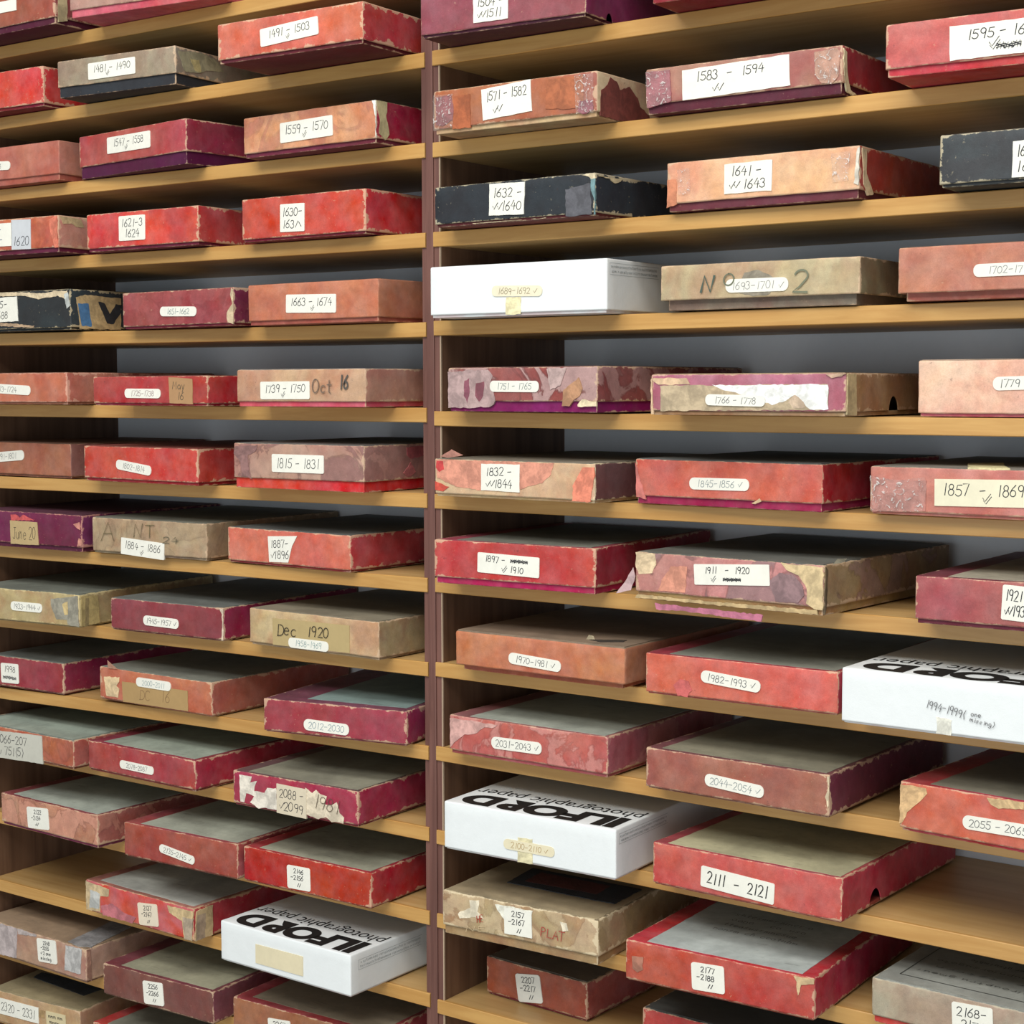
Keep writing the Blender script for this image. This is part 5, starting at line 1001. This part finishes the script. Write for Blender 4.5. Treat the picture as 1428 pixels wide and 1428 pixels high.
{'n': 'R11b', 'loc': (0.3858, 0.0735, -0.6073), 'rz': 0.032, 'dim': (0.2024, 0.262, 0.0412), 'label': 'red box with grey lid paper and square label 2177-2188', 'F': (185, 78, 65), 'S': (184, 62, 75), 'lab': [('sq', -0.0093, 0.0199, 0.0353, 0.0269, 0.0521, ['2177', '-2188', '    //'], {})], 'pat': [('Y', [(-0.0489, 0.1013), (0.0011, 0.1343), (0.0218, 0.0896)], None), ('F', [(-0.0932, 0.0252), (-0.081, 0.026), (-0.0814, 0.0137), (-0.0876, 0.0101), (-0.0931, 0.0124)], (170, 114, 93)), ('F', [(0.0803, 0.0399), (0.1006, 0.0404), (0.1006, 0.0357), (0.0872, 0.0329), (0.085, 0.0222), (0.0834, 0.0256), (0.0829, 0.0348)], (212, 183, 139))], 'txt': [], 'top': (185, 60, 67), 'tl': (0.022, 0.015, 0.005, 0.01), 'lz': 0.002, 'wear': 0.003, 'paper': (186, 194, 190), 'wc': (212, 181, 149)},
{'n': 'R11c', 'loc': (0.6508, 0.1033, -0.6073), 'rz': -0.0407, 'dim': (0.2245, 0.261, 0.0424), 'label': 'grey box with printed grey lid on a red tray labelled 2168-2176, right edge', 'F': (177, 168, 145), 'S': (165, 163, 154), 'lab': [('rect', -0.0143, 0.0251, 0.0381, 0.0266, 0.0498, ['2168-', '2176'], {'rr': 0.08})], 'pat': [('U', [(-0.0981, 0.0249), (-0.1003, 0.0724), (-0.0985, 0.0737), (-0.0952, 0.0271), (0.0202, 0.0314), (0.0234, 0.0231)], (79, 83, 79)), ('X', [(-0.0893, 0.0483), (-0.0765, 0.0991), (-0.006, 0.0994), (0.0184, 0.0361)], None)], 'txt': [], 'tray': (193, 49, 44), 'top': (153, 155, 148), 'lz': 0.007, 'wear': 0.003, 'wc': (194, 185, 158)},
{'n': 'L12b', 'loc': (-0.4539, 0.0997, -0.7027), 'rz': -0.0341, 'dim': (0.2091, 0.262, 0.0417), 'label': 'torn orange-red box bound with tan tape labelled 2137-2147', 'F': (204, 77, 63), 'S': (186, 72, 80), 'lab': [('sq', 0.0199, 0.0186, 0.0378, 0.0284, 0.1138, ['2137', '-2147', '   //'], {'paper': (232, 218, 195)})], 'pat': [('F', [(-0.104, 0.0398), (-0.0567, 0.0374), (-0.057, 0.027), (-0.0748, 0.025), (-0.0755, 0.0042), (-0.1036, 0.001)], (204, 179, 139)), ('F', [(-0.0945, 0.0304), (-0.0747, 0.0276), (-0.0773, 0.0077), (-0.0973, 0.0051)], (194, 194, 189)), ('F', [(0.0569, 0.0373), (0.104, 0.0391), (0.1022, 0.001), (0.0868, 0.001), (0.0838, 0.0226), (0.0603, 0.0292)], (209, 182, 136)), ('F', [(-0.0732, 0.0124), (-0.0495, 0.0195), (-0.0265, 0.0111), (-0.0036, 0.0105), (-0.0115, 0.0013), (-0.0698, 0.001)], (192, 111, 118)), ('F', [(0.0857, 0.0279), (0.104, 0.0297), (0.1012, 0.0014), (0.0886, 0.001)], (181, 162, 139)), ('S', [(0.0041, 0.038), (0.0314, 0.0397), (0.0306, 0.0014), (0.0017, 0.0012)], (204, 179, 136)), ('S', [(0.0056, 0.0327), (0.02, 0.0327), (0.0177, 0.0012), (0.0033, 0.0012)], (179, 157, 133))], 'txt': [], 'F2': (197, 101, 106), 'top': (172, 113, 100), 'tl': (0.02, 0.008, 0.008, 0.01), 'lz': 0.002, 'paper': (184, 186, 178), 'wc': (212, 185, 144)},
{'n': 'L12c', 'loc': (-0.1712, 0.0671, -0.7023), 'rz': -0.0231, 'dim': (0.2102, 0.262, 0.0487), 'label': 'white photographic paper box with black lettering and a blank cream sticker', 'F': (236, 240, 240), 'S': (236, 240, 240), 'lab': [('rect', -0.0069, 0.0208, 0.0767, 0.0228, 0.0067, [], {'paper': (228, 216, 182)})], 'pat': [('G', [(0.0129, 0.0401), (0.1233, 0.0385), (0.1233, 0.0303), (0.0128, 0.0289)], None)], 'txt': [], 'tray': (236, 240, 240), 'top': (236, 240, 240), 'lz': 0.002, 'wear': 0, 'kind': 'ilford', 'scuff': 0},
{'n': 'R12a', 'loc': (0.1143, 0.1347, -0.7065), 'rz': -0.051, 'dim': (0.1417, 0.19, 0.0435), 'label': 'smaller brick red box pushed back on the shelf labelled 2207-2217', 'F': (165, 93, 70), 'S': (179, 97, 93), 'lab': [('sq', -0.0088, 0.0198, 0.0349, 0.0316, 0.162, ['2207', '-2217', '   //'], {})], 'pat': [], 'txt': [], 'tray': (134, 39, 49), 'top': (110, 104, 94), 'lz': 0.003, 'wc': (212, 181, 149)},
{'n': 'R12b', 'loc': (0.3867, 0.1165, -0.7065), 'rz': -0.0229, 'dim': (0.2254, 0.237, 0.0481), 'label': 'red box with a black lid, cut by the bottom edge of the picture', 'F': (190, 72, 73), 'S': (178, 72, 78), 'lab': [], 'pat': [], 'txt': [], 'top': (85, 87, 85), 'lz': 0.002, 'wc': (212, 181, 149)},
{'n': 'L13a', 'loc': (-0.6685, 0.1013, -0.7992), 'rz': -0.0249, 'dim': (0.225, 0.262, 0.0459), 'label': 'taped pinkish brown box with long label 2248-2255, far left near the bottom', 'F': (181, 144, 123), 'S': (186, 151, 131), 'lab': [('sq', 0.0314, 0.0272, 0.0406, 0.0318, 0.0935, ['2248', '-2255', 'v 2 one', 'missing'], {})], 'pat': [('F', [(-0.0717, 0.0448), (-0.0498, 0.0451), (-0.0326, 0.0451), (-0.0364, 0.0032), (-0.0472, 0.0023), (-0.0735, 0.001)], (186, 172, 170)), ('F', [(-0.0326, 0.0451), (0.0101, 0.0451), (0.0077, 0.042), (-0.0307, 0.0384)], (189, 176, 172)), ('F', [(0.071, 0.0436), (0.104, 0.0444), (0.1009, 0.0104), (0.0673, 0.009)], (189, 186, 183)), ('P', [(0.07, 0.0046), (0.0551, 0.0717), (0.048, 0.0977), (0.0871, 0.106), (0.0981, 0.0632), (0.1115, 0.0082), (0.0942, 0.0014)], (144, 142, 142)), ('S', [(0.001, 0.0451), (0.0066, 0.0443), (0.0079, 0.0012), (0.001, 0.0095)], (175, 130, 111))], 'txt': [], 'top': (157, 133, 108), 'lz': 0.003, 'wc': (212, 181, 149)},
{'n': 'L13b', 'loc': (-0.42, 0.0896, -0.7992), 'rz': 0.0373, 'dim': (0.1936, 0.262, 0.0416), 'label': 'dark maroon box with square label 2256-2266 near the bottom left', 'F': (123, 81, 70), 'S': (137, 80, 91), 'lab': [('sq', -0.0055, 0.0197, 0.0353, 0.0293, 0.0885, ['2256', '-2266', '   //'], {})], 'pat': [], 'txt': [], 'top': (126, 65, 72), 'tl': (0.028, 0.006, 0.006, 0.01), 'lz': 0.002, 'wear': 0.003, 'paper': (160, 158, 134), 'wc': (212, 181, 149), 'scuff': 0.2},
{'n': 'L13c', 'loc': (-0.177, 0.0976, -0.7992), 'rz': 0.0282, 'dim': (0.2253, 0.262, 0.0433), 'label': 'orange-brown box with red side below the left white printed box', 'F': (162, 108, 77), 'S': (178, 80, 86), 'lab': [('sq', -0.0366, 0.02, 0.0357, 0.0215, 0.0846, ['2267', '-2277'], {})], 'pat': [], 'txt': [], 'top': (164, 67, 72), 'tl': (0.022, 0.006, 0.012, 0.01), 'lz': 0.002, 'paper': (140, 128, 108), 'wc': (212, 181, 149)},
{'n': 'L14a', 'loc': (-0.6882, 0.1031, -0.8942), 'rz': 0.085, 'dim': (0.1716, 0.257, 0.0454), 'label': 'tan box with black panel on its lid and long label 2320-2331, bottom left corner', 'F': (189, 162, 121), 'S': (190, 163, 126), 'lab': [('rect', -0.0314, 0.0248, 0.0793, 0.0221, 0.0039, ['2320 - 2331'], {'ink': (50, 50, 50)}), ('rect', 0.0413, 0.0256, 0.0366, 0.019, 0.0274, ['mmm mm', 'mmmm'], {'paper': (215, 200, 160)})], 'pat': [('P', [(-0.0664, 0.0602), (-0.0705, 0.0806), (0.039, 0.0865), (0.0523, 0.0768), (0.0481, 0.0442)], (48, 55, 60)), ('F', [(0.0096, 0.0333), (0.0196, 0.0334), (0.0186, 0.0234), (0.0082, 0.0235)], (170, 139, 95))], 'txt': [], 'top': (164, 150, 116), 'lz': 0.002, 'wear': 0.003, 'wc': (212, 181, 149)},
{'n': 'L14b', 'loc': (-0.4435, 0.1041, -0.8942), 'rz': 0.0187, 'dim': (0.2251, 0.262, 0.0443), 'label': 'red edged box with grey lid paper at the bottom edge, below the dark maroon box', 'F': (185, 67, 66), 'S': (178, 72, 78), 'lab': [], 'pat': [], 'txt': [], 'top': (185, 65, 67), 'tl': (0.022, 0.006, 0.006, 0.01), 'lz': 0.002, 'wear': 0.003, 'paper': (150, 150, 134), 'wc': (212, 181, 149)},
]

for i, B in enumerate(BOXES):
    make_box(B, i)
